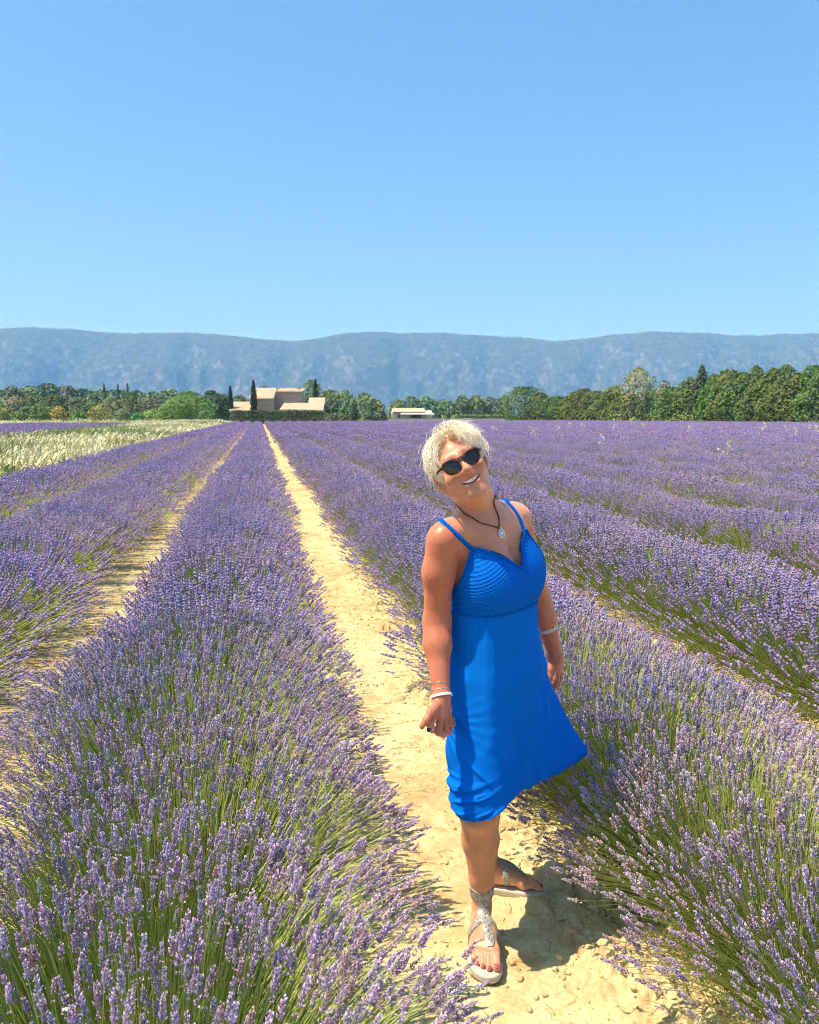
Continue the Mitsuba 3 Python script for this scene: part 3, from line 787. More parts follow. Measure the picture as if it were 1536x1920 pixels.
# ------------------------------------------------------------------ the woman
class Field:
    """A signed distance built from tapered capsules and ellipsoids, joined smoothly in order."""

    def __init__(self):
        self.ops = []

    def cone(self, a, b, ra, rb, k=0.02, op='add'):
        a, b = np.asarray(a, float), np.asarray(b, float)
        self.ops.append(('cone', a, b, ra, rb, k, op))
        return self

    def chain(self, pts, radii, k=0.012):
        for a, b, ra, rb in zip(pts[:-1], pts[1:], radii[:-1], radii[1:]):
            self.cone(a, b, ra, rb, k)
        return self

    def ell(self, c, r, M=np.eye(3), k=0.03, op='add'):
        self.ops.append(('ell', np.asarray(c, float), np.asarray(r, float), np.asarray(M, float), 0, k, op))
        return self

    def one(self, o, p):
        if o[0] == 'cone':
            ab = o[2] - o[1]
            t = np.clip(((p - o[1]) @ ab) / (ab @ ab + 1e-12), 0, 1)
            return np.linalg.norm(p - o[1] - t[:, None] * ab, axis=1) - (o[3] + (o[4] - o[3]) * t)
        q = (p - o[1]) @ o[3].T
        k0 = np.linalg.norm(q / o[2], axis=1)
        k1 = np.linalg.norm(q / o[2] ** 2, axis=1)
        return np.where(k1 > 1e-9, k0 * (k0 - 1) / np.maximum(k1, 1e-9), -o[2].min())

    def __call__(self, p, ops=None):
        d = np.full(len(p), 1.0)
        for o in self.ops if ops is None else ops:
            e, k = self.one(o, p), o[5]
            if o[6] == 'add':
                h = np.maximum(k - np.abs(d - e), 0) / k
                d = np.minimum(d, e) - h * h * k * 0.25
            else:
                h = np.maximum(k - np.abs(d + e), 0) / k
                d = np.maximum(d, -e) + h * h * k * 0.25
        return d

    def near(self, c, reach):
        """The pieces that matter within reach of the point c."""
        ds = [float(self.one(o, c[None])[0]) for o in self.ops]
        m = min([d for d, o in zip(ds, self.ops) if o[6] == 'add'] + [1.0])
        return [o for d, o in zip(ds, self.ops) if d < max(m, 0) + 2 * reach + o[5]]

    def grad(self, p, e=1e-3):
        return unit(np.stack([self(p + d) - self(p - d) for d in np.eye(3) * e], 1))

    def onto(self, p, off=0.0, steps=6):
        """The points moved to the distance off from the surface."""
        p = np.array(p, float)
        for _ in range(steps):
            p = p - self.grad(p) * (self(p) - off)[:, None]
        return p


def smoothed(v, f, rounds):
    e = np.concatenate([f[:, [0, 1]], f[:, [1, 2]], f[:, [2, 0]]])
    e = np.vstack([e, e[:, ::-1]])
    W = scipy.sparse.csr_matrix((np.ones(len(e)), (e[:, 0], e[:, 1])), shape=(len(v), len(v)))
    W.data[:] = 1.0
    W = scipy.sparse.diags(1.0 / np.maximum(np.asarray(W.sum(1)).ravel(), 1e-9)) @ W
    for _ in range(rounds):
        v = v + 0.5 * (W @ v - v)
        v = v - 0.52 * (W @ v - v)
    return v


def surface(fields, lo, hi, h, B=12, k=0.012):
    """Surface nets of the union (blended over k) of fields: (vertices, triangles)."""
    lo, hi = np.asarray(lo, float), np.asarray(hi, float)
    n = (np.ceil((hi - lo) / h / B).astype(int)) * B
    D = np.empty(n + 1, np.float32)
    g = np.stack(np.meshgrid(*[np.arange(B + 1)] * 3, indexing='ij'), -1).reshape(-1, 3) * h
    reach = B * h * 0.87 * 1.05
    nb = n // B
    ctr = np.stack(np.meshgrid(*[np.arange(x) for x in nb], indexing='ij'), -1).reshape(-1, 3)
    C = lo + (ctr + 0.5) * B * h

    def joined(vals):
        d = vals[0]
        for e in vals[1:]:
            q = np.maximum(k - np.abs(d - e), 0) / k
            d = np.minimum(d, e) - q * q * k * 0.25
        return d

    dc = joined([f(C) for f in fields])
    for (a, b, c), x, d in zip(ctr, C, dc):
        sl = tuple(slice(q * B, (q + 1) * B + 1) for q in (a, b, c))
        if abs(d) > reach * 1.35 + 0.01:
            D[sl] = 1.0 if d > 0 else -1.0
    for (a, b, c), x, d in zip(ctr, C, dc):
        if abs(d) <= reach * 1.35 + 0.01:
            sl = tuple(slice(q * B, (q + 1) * B + 1) for q in (a, b, c))
            pts = lo + np.array([a, b, c]) * B * h + g
            D[sl] = joined([f(pts, f.near(x, reach)) for f in fields]).reshape(B + 1, B + 1, B + 1)
    inside = D < 0
    m = np.zeros(np.array(D.shape) - 1, np.uint8)
    for a, b, c in np.ndindex(2, 2, 2):
        m += inside[a:a + m.shape[0], b:b + m.shape[1], c:c + m.shape[2]]
    cells = np.argwhere((m > 0) & (m < 8))
    idx = np.full(m.shape, -1, np.int32)
    idx[tuple(cells.T)] = np.arange(len(cells))
    acc, cnt = np.zeros((len(cells), 3)), np.zeros((len(cells), 1))
    corner = [np.array(x) for x in np.ndindex(2, 2, 2)]
    val = {tuple(c): D[tuple((cells + c).T)] for c in corner}
    for c in corner:
        for ax in range(3):
            if c[ax]:
                continue
            e = c.copy()
            e[ax] = 1
            v0, v1 = val[tuple(c)], val[tuple(e)]
            x = (v0 < 0) != (v1 < 0)
            t = np.where(x, v0 / np.where(x, v0 - v1, 1), 0)
            pt = np.repeat(c[None].astype(float), len(cells), 0)
            pt[:, ax] += t
            acc += pt * x[:, None]
            cnt += x[:, None]
    v = lo + (cells + acc / np.maximum(cnt, 1)) * h
    quads = []
    for ax in range(3):
        o1, o2 = (ax + 1) % 3, (ax + 2) % 3
        s0 = [slice(1, -1)] * 3
        s1 = [slice(1, -1)] * 3
        s0[ax], s1[ax] = slice(0, -1), slice(1, None)
        a_, b_ = inside[tuple(s0)], inside[tuple(s1)]
        for flip, hit in ((False, a_ & ~b_), (True, ~a_ & b_)):
            e = np.argwhere(hit)
            base = e.copy()
            for q in range(3):
                if q != ax:
                    base[:, q] += 1
            u1, u2 = np.zeros(3, int), np.zeros(3, int)
            u1[o1], u2[o2] = 1, 1
            qd = np.stack([idx[tuple((base - u1 - u2).T)], idx[tuple((base - u2).T)], idx[tuple(base.T)], idx[tuple((base - u1).T)]], 1)
            quads.append(qd[:, ::-1] if flip else qd)
    qd = np.vstack(quads)
    qd = qd[(qd >= 0).all(1)]
    f = np.vstack([qd[:, [0, 1, 2]], qd[:, [0, 2, 3]]])
    return smoothed(v, f, 3), f


def A(*x):
    return np.array(x, float)


def frame(fwd, up):
    """Rows: left, forward, up of a body part that faces fwd."""
    f = unit(A(*fwd))
    u = unit(A(*up) - f * (A(*up) @ f))
    return np.stack([np.cross(u, f), f, u])


SKIRT_Z = 1.04
CH = frame((0.70, -0.715, 0.06), (-0.10, 0.02, 1))        # chest
PE = frame((0.62, -0.78, 0.0), (-0.06, 0.0, 1))            # pelvis
HD = frame((0.0, -0.965, 0.26), (-0.475, 0.10, 0.88))     # head, tilted to her right shoulder
HO = A(0.1427, 2.34, 1.528) - 0.097 * HD[1] - 0.004 * HD[2]


def hp(x, y, z):
    return HO + np.array([x, y, z], float) @ HD


def cp(x, y, z, o=A(0.238, 2.50, 1.19)):
    return o + np.array([x, y, z], float) @ CH


torso = Field()
pelvis = A(0.272, 2.50, 0.86)
torso.ell(pelvis, (0.165, 0.118, 0.135), PE)
torso.ell(pelvis + A(-0.075, -0.075, -0.03) @ PE, (0.085, 0.085, 0.09), PE, 0.05)
torso.ell(pelvis + A(0.075, -0.075, -0.03) @ PE, (0.085, 0.085, 0.09), PE, 0.05)
torso.ell(A(0.262, 2.50, 1.0), (0.137, 0.108, 0.14), PE, 0.06)
torso.ell(cp(0.006, 0.0, 0.0), (0.144, 0.104, 0.185), CH, 0.06)
torso.cone(A(0.112, 2.385, 1.300), A(0.330, 2.585, 1.322), 0.047, 0.047, 0.06)                     # shoulder girdle
torso.cone(cp(-0.012, 0.052, 0.135), cp(-0.135, 0.038, 0.135), 0.016, 0.014, 0.05)                # collar bones
torso.cone(cp(0.012, 0.052, 0.135), cp(0.135, 0.038, 0.135), 0.016, 0.014, 0.05)
nb, nt = A(0.212, 2.492, 1.335), hp(0.004, -0.018, -0.060)
torso.cone(nb, nt, 0.052, 0.046, 0.03)
torso.cone(nb + A(0, 0.01, -0.006), A(0.125, 2.415, 1.292), 0.044, 0.036, 0.05)                         # trapezius
torso.cone(nb + A(0, 0.01, 0), A(0.315, 2.580, 1.325), 0.050, 0.040, 0.05)
torso.cone(cp(-0.016, 0.048, 0.14), hp(-0.048, -0.01, -0.055), 0.010, 0.012, 0.03)                 # neck tendons
torso.cone(cp(0.016, 0.048, 0.14), hp(0.048, -0.01, -0.055), 0.010, 0.012, 0.03)
BR, BL = cp(-0.070, 0.074, -0.020), cp(0.066, 0.071, -0.010)
torso.ell(BR, (0.070, 0.057, 0.066), CH, 0.04)
torso.ell(BL, (0.067, 0.056, 0.066), CH, 0.04)
torso.cone(cp(-0.06, 0.050, 0.075), BR, 0.036, 0.05, 0.05)
torso.cone(cp(0.06, 0.050, 0.075), BL, 0.036, 0.05, 0.05)
torso.cone(cp(0, 0.175, -0.03), cp(0, 0.100, 0.055), 0.010, 0.003, 0.020, 'sub')                   # cleavage

# --- head
head = Field()
head.ell(hp(0, -0.014, 0.022), (0.0690, 0.091, 0.079), HD)
head.ell(hp(0, 0.028, -0.030), (0.059, 0.064, 0.080), HD, 0.03)
for s in (-1, 1):
    head.cone(hp(0.050 * s, -0.004, -0.052), hp(0.015 * s, 0.070, -0.100), 0.019, 0.017, 0.028)    # jaw
    head.ell(hp(0.038 * s, 0.066, -0.036), (0.025, 0.021, 0.022), HD, 0.022)                       # cheeks, lifted by the smile
    head.ell(hp(0.033 * s, 0.088, 0.004), (0.015, 0.010, 0.010), HD, 0.02, 'sub')                  # eye hollows
    head.ell(hp(0.033 * s, 0.076, 0.003), (0.013, 0.012, 0.011), HD, 0.006)
    head.ell(hp(0.0125 * s, 0.100, -0.040), (0.0085, 0.011, 0.008), HD, 0.008)                     # nose wings
    head.ell(hp(0.077 * s, -0.010, -0.012), (0.008, 0.019, 0.031), frame(HD[1] + 0.45 * s * HD[0], HD[2]), 0.006)      # ears
    head.ell(hp(0.073 * s, -0.002, -0.040), (0.006, 0.009, 0.010), HD, 0.006)
    head.ell(hp(0.0865 * s, -0.008, -0.006), (0.006, 0.010, 0.018), HD, 0.004, 'sub')
    head.cone(hp(0.0215 * s, 0.108, -0.036), hp(0.037 * s, 0.090, -0.060), 0.0045, 0.003, 0.012, 'sub')              # smile folds
head.ell(hp(0, 0.075, -0.101), (0.021, 0.017, 0.016), HD, 0.02)
head.cone(hp(-0.034, 0.076, 0.020), hp(0.034, 0.076, 0.020), 0.013, 0.013, 0.02)
head.cone(hp(0, 0.089, 0.012), hp(0.002, 0.1115, -0.034), 0.0085, 0.0105, 0.012)
head.ell(hp(0.0025, 0.1145, -0.036), (0.0108, 0.0102, 0.0098), HD, 0.008)
for s in (-1, 1):
    head.ell(hp(0.0068 * s, 0.111, -0.0475), (0.0038, 0.005, 0.004), HD, 0.004, 'sub')              # nostrils
head.ell(hp(0, 0.076, -0.066), (0.034, 0.021, 0.022), HD, 0.02)                                    # muzzle
LIPS_U = [hp(x, y, z) for x, y, z in ((-0.0325, 0.078, -0.0585), (-0.018, 0.0925, -0.0605), (-0.005, 0.0985, -0.0600), (0, 0.0985, -0.0608), (0.005, 0.0985, -0.0600), (0.018, 0.0925, -0.0605), (0.0325, 0.078, -0.0585))]
LIPS_L = [hp(x, y, z) for x, y, z in ((-0.0325, 0.078, -0.0595), (-0.019, 0.0895, -0.0755), (-0.007, 0.0950, -0.0805), (0.007, 0.0950, -0.0805), (0.019, 0.0895, -0.0755), (0.0325, 0.078, -0.0595))]
head.chain(LIPS_U, [0.0022, 0.0034, 0.0038, 0.0034, 0.0038, 0.0034, 0.0022], 0.004)
head.chain(LIPS_L, [0.0022, 0.0038, 0.0046, 0.0046, 0.0038, 0.0022], 0.004)
MO = [(-0.029, 0.086, -0.0600), (-0.015, 0.095, -0.0665), (0.0, 0.0985, -0.0690), (0.015, 0.095, -0.0665), (0.029, 0.086, -0.0600)]
for a, b, ra, rb in zip(MO[:-1], MO[1:], (0.0022, 0.0052, 0.0062, 0.0052), (0.0052, 0.0062, 0.0052, 0.0022)):
    for dy in (0.0, -0.007):
        head.cone(hp(a[0], a[1] + dy, a[2]), hp(b[0], b[1] + dy, b[2]), ra, rb, 0.002, 'sub')
head.cone(nb, nt, 0.052, 0.046, 0.03)
head.cone(hp(0, 0.03, -0.090), hp(0, -0.02, -0.100), 0.030, 0.035, 0.03)

# --- arms and hands
arm_r = Field()
RS, RE, RW = A(0.098, 2.375, 1.287), A(0.082, 2.405, 1.035), A(0.092, 2.305, 0.846)
arm_r.chain([RS, RS * 0.5 + RE * 0.5 + A(-0.004, -0.004, 0.03), RE, RE * 0.7 + RW * 0.3 + A(-0.002, 0, 0), RW], [0.0505, 0.0445, 0.0375, 0.0370, 0.0245], 0.03)
R_HAND = {
    'palm': [A(0.0735, 2.262, 0.803), A(0.0885, 2.268, 0.797), A(0.102, 2.285, 0.795), A(0.112, 2.308, 0.797)],
    'index': [A(0.0735, 2.262, 0.803), A(0.0555, 2.236, 0.784), A(0.067, 2.258, 0.757), A(0.085, 2.280, 0.757)],
    'middle': [A(0.0885, 2.266, 0.793), A(0.083, 2.248, 0.754), A(0.098, 2.282, 0.733), A(0.109, 2.300, 0.750)],
    'ring': [A(0.102, 2.284, 0.790), A(0.103, 2.276, 0.746), A(0.116, 2.310, 0.730), A(0.122, 2.322, 0.748)],
    'little': [A(0.112, 2.308, 0.792), A(0.118, 2.312, 0.756), A(0.128, 2.340, 0.742), A(0.130, 2.348, 0.756)],
    'thumb': [A(0.080, 2.276, 0.826), A(0.0590, 2.238, 0.815), A(0.0465, 2.224, 0.799), A(0.0345, 2.216, 0.784)],
}
for q in R_HAND['palm']:
    arm_r.cone(RW, q, 0.0215, 0.0128, 0.012)
for nm, rr in (('index', (0.0108, 0.0098, 0.0088, 0.0072)), ('middle', (0.0112, 0.0100, 0.0090, 0.0074)), ('ring', (0.0106, 0.0095, 0.0085, 0.0070)), ('little', (0.0098, 0.0085, 0.0076, 0.0064)), ('thumb', (0.0150, 0.0112, 0.0102, 0.0076))):
    arm_r.chain(R_HAND[nm], rr, 0.004)
arm_l = Field()
LS, LE, LW = A(0.338, 2.592, 1.310), A(0.432, 2.690, 1.040), A(0.496, 2.715, 0.838)
arm_l.chain([LS, LS * 0.5 + LE * 0.5, LE, LE * 0.7 + LW * 0.3, LW], [0.051, 0.045, 0.0365, 0.0365, 0.0235], 0.03)
L_HAND = {
    'palm': [A(0.491, 2.700, 0.795), A(0.503, 2.715, 0.787), A(0.513, 2.731, 0.786), A(0.520, 2.747, 0.790)],
    'index': [A(0.491, 2.700, 0.795), A(0.486, 2.688, 0.768), A(0.478, 2.680, 0.752), A(0.466, 2.677, 0.745)],
    'middle': [A(0.503, 2.715, 0.787), A(0.501, 2.704, 0.756), A(0.492, 2.694, 0.738), A(0.479, 2.689, 0.733)],
    'ring': [A(0.513, 2.731, 0.786), A(0.514, 2.724, 0.756), A(0.506, 2.714, 0.739), A(0.493, 2.708, 0.734)],
    'little': [A(0.520, 2.747, 0.790), A(0.523, 2.745, 0.765), A(0.518, 2.738, 0.749), A(0.508, 2.732, 0.743)],
    'thumb': [A(0.486, 2.705, 0.818), A(0.474, 2.692, 0.797), A(0.470, 2.684, 0.776), A(0.469, 2.678, 0.760)],
}
for q in L_HAND['palm']:
    arm_l.cone(LW, q, 0.021, 0.0120, 0.012)
for nm, rr in (('index', (0.0100, 0.0090, 0.0080, 0.0064)), ('middle', (0.0104, 0.0092, 0.0082, 0.0066)), ('ring', (0.0100, 0.0088, 0.0078, 0.0064)), ('little', (0.0090, 0.0078, 0.0070, 0.0058)), ('thumb', (0.0140, 0.0106, 0.0096, 0.0072))):
    arm_l.chain(L_HAND[nm], rr, 0.004)

# --- legs and feet
SOLE = 0.026
leg_r, leg_l = Field(), Field()
RH, RK, RA = A(0.205, 2.445, 0.84), A(0.2085, 2.352, 0.465), A(0.2305, 2.437, 0.105)
LH, LK, LA = A(0.338, 2.560, 0.84), A(0.296, 2.665, 0.460), A(0.272, 2.693, 0.105)
for fld, Hp, K, An, bk in ((leg_r, RH, RK, RA, A(0.004, 0.03, 0)), (leg_l, LH, LK, LA, A(-0.03, 0.012, 0))):
    fld.chain([Hp, Hp * 0.45 + K * 0.55, K], [0.092, 0.073, 0.0575], 0.05)
    fld.chain([K, K * 0.68 + An * 0.32 + bk * 0.9, K * 0.30 + An * 0.70 + bk * 0.4, An], [0.0560, 0.0570, 0.0375, 0.0290], 0.016)
    fld.ell(K + (bk * -0.9) + A(0, 0, 0.005), (0.034, 0.030, 0.038), np.eye(3), 0.03)


def foot(fld, heel, d, side):
    """A foot from the heel along d (big toe towards side); returns toes and its frame."""
    d = unit(A(d[0], d[1], 0))
    l = np.cross(A(0, 0, 1), d) * side

    def fp(along, out, z):
        return heel + d * along + l * out + A(0, 0, z)

    fld.ell(fp(0.012, 0, 0.030), (0.030, 0.036, 0.034), np.stack([l, d, A(0, 0, 1)]), 0.03)
    fld.cone(fp(0.030, 0, 0.080), fp(0.110, 0.004, 0.048), 0.0280, 0.025, 0.016)
    fld.cone(fp(0.110, 0.008, 0.046), fp(0.168, 0.020, 0.024), 0.027, 0.019, 0.03)
    fld.cone(fp(0.080, -0.012, 0.040), fp(0.150, -0.026, 0.018), 0.027, 0.016, 0.03)
    fld.cone(fp(0.010, 0, 0.024), fp(0.130, -0.012, 0.020), 0.024, 0.022, 0.03)
    fld.cone(fp(0.150, -0.026, 0.018), fp(0.168, 0.020, 0.022), 0.016, 0.019, 0.02)
    toes = []
    for a0, o0, z0, a1, o1, r0, r1 in ((0.168, 0.026, 0.022, 0.222, 0.026, 0.0150, 0.0118), (0.166, 0.006, 0.022, 0.222, 0.0035, 0.0105, 0.0082), (0.160, -0.009, 0.021, 0.210, -0.0135, 0.0100, 0.0076),
                                       (0.152, -0.022, 0.020, 0.197, -0.0275, 0.0095, 0.0072), (0.142, -0.033, 0.018, 0.180, -0.0395, 0.0090, 0.0068)):
        a, b = fp(a0, o0, z0), fp(a1, o1, r1 * 0.95)
        mid = a * 0.5 + b * 0.5 + A(0, 0, 0.006)
        fld.chain([a, mid, b], [r0, (r0 + r1) / 2, r1], 0.004)
        toes.append((b, unit(b - mid), l, r1))
    return toes, fp, d, l


RT, rf, rd, rl = foot(leg_r, A(0.2265, 2.467, SOLE), (0.015, -1), 1)
LT, lf_, ld_, ll_ = foot(leg_l, A(0.231, 2.708, SOLE), (1, -0.13), -1)

h_ = 0.0026
pieces = [surface([torso, head, arm_r, arm_l, leg_r, leg_l], (-0.02, 2.08, 0.0), (0.62, 2.88, 1.66), h_)]
bv, bf = pieces[0]


def skin_tone(p, n_):
    """Even tan with the redness, freckles and lip colour of skin."""
    base = np.array([0.54, 0.235, 0.140])
    c = np.tile(base, (len(p), 1))
    a = meshkit.fbm(p * 14, 3, 3)[:, None]
    b = meshkit.noise(p * 160, 5)[:, None]
    c = c * (1 + (a - 0.5) * np.array([0.14, 0.30, 0.34])) * (0.93 + 0.14 * b)
    spot = np.clip((meshkit.noise(p * 210, 9) - 0.76) / 0.14, 0, 1)[:, None] * (meshkit.fbm(p * 8, 2, 12)[:, None] > 0.46)
    c = c * (1 - spot * np.array([0.10, 0.20, 0.24]))
    arm = np.minimum(arm_r(p), arm_l(p)) < 0.004
    c[arm] *= np.array([1.0, 0.74, 0.66])
    low = np.clip((0.6 - p[:, 2]) / 0.3, 0, 1)[:, None]
    c *= 1 + low * np.array([0.02, 0.06, 0.06])
    c *= 1 + np.clip((0.13 - p[:, 2]) / 0.06, 0, 1)[:, None] * np.array([0.20, 0.38, 0.45])
    q = (p - HO) @ HD.T
    face = np.exp(-(((np.abs(q[:, 0]) - 0.038) / 0.022) ** 2 + ((q[:, 2] + 0.036) / 0.026) ** 2)) * (q[:, 1] > 0.04)
    nose = np.exp(-((q[:, 0] / 0.014) ** 2 + ((q[:, 2] + 0.036) / 0.016) ** 2)) * (q[:, 1] > 0.09)
    c *= 1 - np.clip(face * 0.8 + nose * 0.8, 0, 1)[:, None] * np.array([0.02, 0.20, 0.20])

    def line_d(pts):
        return np.min([np.linalg.norm(p - a_ - np.clip(((p - a_) @ (b_ - a_)) / ((b_ - a_) @ (b_ - a_)), 0, 1)[:, None] * (b_ - a_), axis=1) for a_, b_ in zip(pts[:-1], pts[1:])], axis=0)

    nearm = np.linalg.norm(p - hp(0, 0.09, -0.07), axis=1) < 0.06
    if nearm.any():
        keep = p
        p = p[nearm]
        d = np.minimum(line_d(LIPS_U), line_d(LIPS_L))
        lip = np.clip((0.0062 - d) / 0.0022, 0, 1)[:, None]
        inner = (((p - HO) @ HD.T)[:, 1] < 0.082)[:, None] & (np.abs(((p - HO) @ HD.T)[:, 0:1]) < 0.028) & (lip < 0.5) & (np.abs(((p - HO) @ HD.T)[:, 2:3] + 0.067) < 0.010)
        cc = c[nearm] * (1 - lip) + np.array([0.47, 0.15, 0.13]) * lip
        c[nearm] = np.where(inner, np.array([[0.10, 0.03, 0.03]]), cc)
    return np.clip(c, 0, 1)


scene['skin'] = {'type': 'principled', 'base_color': {'type': 'mesh_attribute', 'name': 'vertex_color'}, 'roughness': 0.42, 'specular': 0.4, 'flatness': 0.7}
woman = thing('person', 'laughing blond woman in a blue sundress and sunglasses standing on the sandy path', 'person')
part(woman, 'body', (bv, bf), 'skin', smooth=True, color=skin_tone(bv, None))
print('body', len(bf))

# --- cloth that bridges the hollows, for the bodice and the skirt
cloth = Field()
cloth.ops = [o for o in torso.ops if o[6] == 'add' and not (o[0] == 'cone' and o[2][2] > 1.42)]
cloth.cone(BR, BL, 0.050, 0.050, 0.05)
cloth.cone(BR + A(0, 0, -0.05), BL + A(0, 0, -0.05), 0.058, 0.058, 0.06)


class Grown:
    def __init__(self, f, d):
        self.f, self.d = f, d

    def __call__(self, p, ops=None):
        return self.f(p, ops) - self.d

    def near(self, c, reach):
        return self.f.near(c, reach + self.d)


def clipped(v, f, g):
    """The part of a mesh where g < 0, cut cleanly along g = 0."""
    ins = g < 0
    n_in = ins[f].sum(1)
    out = [f[n_in == 3]]
    verts, cache = [v], {}
    extra, at_ = [], len(v)

    def cross(a, b):
        nonlocal at_
        key = (a, b) if a < b else (b, a)
        if key not in cache:
            t = g[a] / (g[a] - g[b])
            extra.append(v[a] + t * (v[b] - v[a]))
            cache[key] = at_
            at_ += 1
        return cache[key]

    new = []
    for tri in f[(n_in == 1) | (n_in == 2)]:
        s = ins[tri]
        if s.sum() == 1:
            k = int(np.argmax(s))
            a, b, c = tri[k], tri[(k + 1) % 3], tri[(k + 2) % 3]
            new.append((a, cross(a, b), cross(a, c)))
        else:
            k = int(np.argmin(s))
            a, b, c = tri[k], tri[(k + 1) % 3], tri[(k + 2) % 3]
            x, y = cross(a, b), cross(a, c)
            new += [(x, b, c), (x, c, y)]
    v2 = np.vstack([v] + ([np.array(extra)] if extra else []))
    f2 = np.vstack(out + ([np.array(new)] if new else []))
    used = np.unique(f2)
    remap = np.full(len(v2), -1)
    remap[used] = np.arange(len(used))
    return v2[used], remap[f2]


NECK = [(-0.30, -0.035), (-0.170, 0.0), (-0.150, 0.078), (-0.138, 0.078), (-0.126, 0.078), (-0.118, 0.078), (-0.066, 0.040), (-0.018, 0.006), (-0.008, 0.006), (0.010, 0.030), (0.032, 0.068), (0.070, 0.104), (0.080, 0.104), (0.105, 0.060),
        (0.135, 0.0), (0.150, -0.030), (0.30, -0.035)]
BAND_TOP, BAND_LOW = -0.072, -0.128


def neckline(q):
    nx, nz = zip(*NECK)
    front = np.interp(q[:, 0], nx, nz)
    r = np.interp(q[:, 1], [-0.02, 0.02, 0.045, 0.063], [-0.035, -0.035, 0.015, 0.085])
    l = np.interp(q[:, 1], [-0.02, 0.02, 0.060, 0.088], [-0.035, -0.030, 0.030, 0.110])
    return np.minimum(front, np.where(q[:, 0] < -0.03, r, l))


v, f = surface([Grown(cloth, 0.0065)], (0.03, 2.25, 1.0), (0.50, 2.75, 1.36), 0.0035)
q = (v - cp(0, 0, 0)) @ CH.T
v, f = clipped(v, f, q[:, 2] - neckline(q))
q = (v - cp(0, 0, 0)) @ CH.T
v, f = clipped(v, f, BAND_LOW - q[:, 2])
q = (v - cp(0, 0, 0)) @ CH.T


def stitch(q):
    """Relief of the crochet: slanting rows of loops on the cups, an open lattice along the neckline and in the band."""
    x, z = q[:, 0] - 0.0, q[:, 2]
    side = np.sign(x + 0.01)
    s1 = (z * 0.86 + side * x * 0.5) * 2 * np.pi / 0.0085
    s2 = (x * 0.86 - side * z * 0.5) * 2 * np.pi / 0.0085
    rows = np.sin(s1) * 0.55 + 0.45 * np.sin(s2) * np.cos(s1 * 0.5)
    band = np.maximum(np.sin((x + z) * 2 * np.pi / 0.016), np.sin((x - z) * 2 * np.pi / 0.016))
    hem = z < BAND_TOP
    eye = np.abs(neckline(q) - z - 0.020) < 0.0065
    holes = np.maximum(np.sin(np.hypot(x, z) * 2 * np.pi / 0.0125), -0.4)
    return np.where(hem, 0.0018 * band, np.where(eye, 0.0026 * holes, 0.0016 * rows))


vn = cloth.grad(v)
# finer mesh so that the loops are real relief
fine = trimesh.Trimesh(v, f, process=False)
fv, ff = trimesh.remesh.subdivide(fine.vertices, fine.faces)
fq = (fv - cp(0, 0, 0)) @ CH.T
near_front = fq[:, 1] > -0.06
fv = fv + cloth.grad(fv) * (stitch(fq) * near_front)[:, None]
scene['crochet'] = {'type': 'twosided', 'a': {'type': 'principled', 'base_color': {'type': 'rgb', 'value': [0.001, 0.115, 0.52]}, 'roughness': 0.8, 'specular': 0.06}}


def dress_colour(p, n, uv):
    weave = mikit.noise(p.x * 900, p.y * 900, p.z * 1300)
    a = mikit.fbm(p.x * 9, p.y * 9, p.z * 9, 3)
    return mi.Color3f(0.0005, 0.135, 0.56) * (0.90 + 0.12 * a + 0.10 * weave)


scene['dress_cloth'] = {'type': 'twosided', 'a': {'type': 'principled', 'base_color': mikit.proc(dress_colour), 'roughness': 0.8, 'specular': 0.06}}
tag(part(woman, 'bodice', (fv, ff), 'crochet', smooth=True), 'crocheted blue bodice with a deep neckline')
bodice = woman + '__bodice'


def rope(path, r, twist, sides=7, turns=2):
    """A twisted cord of two strands along a path."""
    path = np.asarray(path, float)
    s = np.concatenate([[0], np.cumsum(np.linalg.norm(np.diff(path, axis=0), axis=1))])
    n = max(8, int(s[-1] / (twist / 6)))
    t = np.linspace(0, s[-1], n)
    c = np.stack([np.interp(t, s, path[:, k]) for k in range(3)], 1)
    tg = unit(np.gradient(c, axis=0))
    a, b = frames(tg)
    ph = t * 2 * np.pi / twist
    ps = np.stack([c + (np.cos(ph + o)[:, None] * a + np.sin(ph + o)[:, None] * b) * r * 0.6 for o in np.arange(turns) * 2 * np.pi / turns])
    return tubes(ps, np.full((1, n), r * 0.6), sides)


def spline(pts, n):
    from scipy.interpolate import make_interp_spline
    pts = np.asarray(pts, float)
    s_ = np.concatenate([[0], np.cumsum(np.linalg.norm(np.diff(pts, axis=0), axis=1))])
    return make_interp_spline(s_, pts, k=3)(np.linspace(0, s_[-1], n))


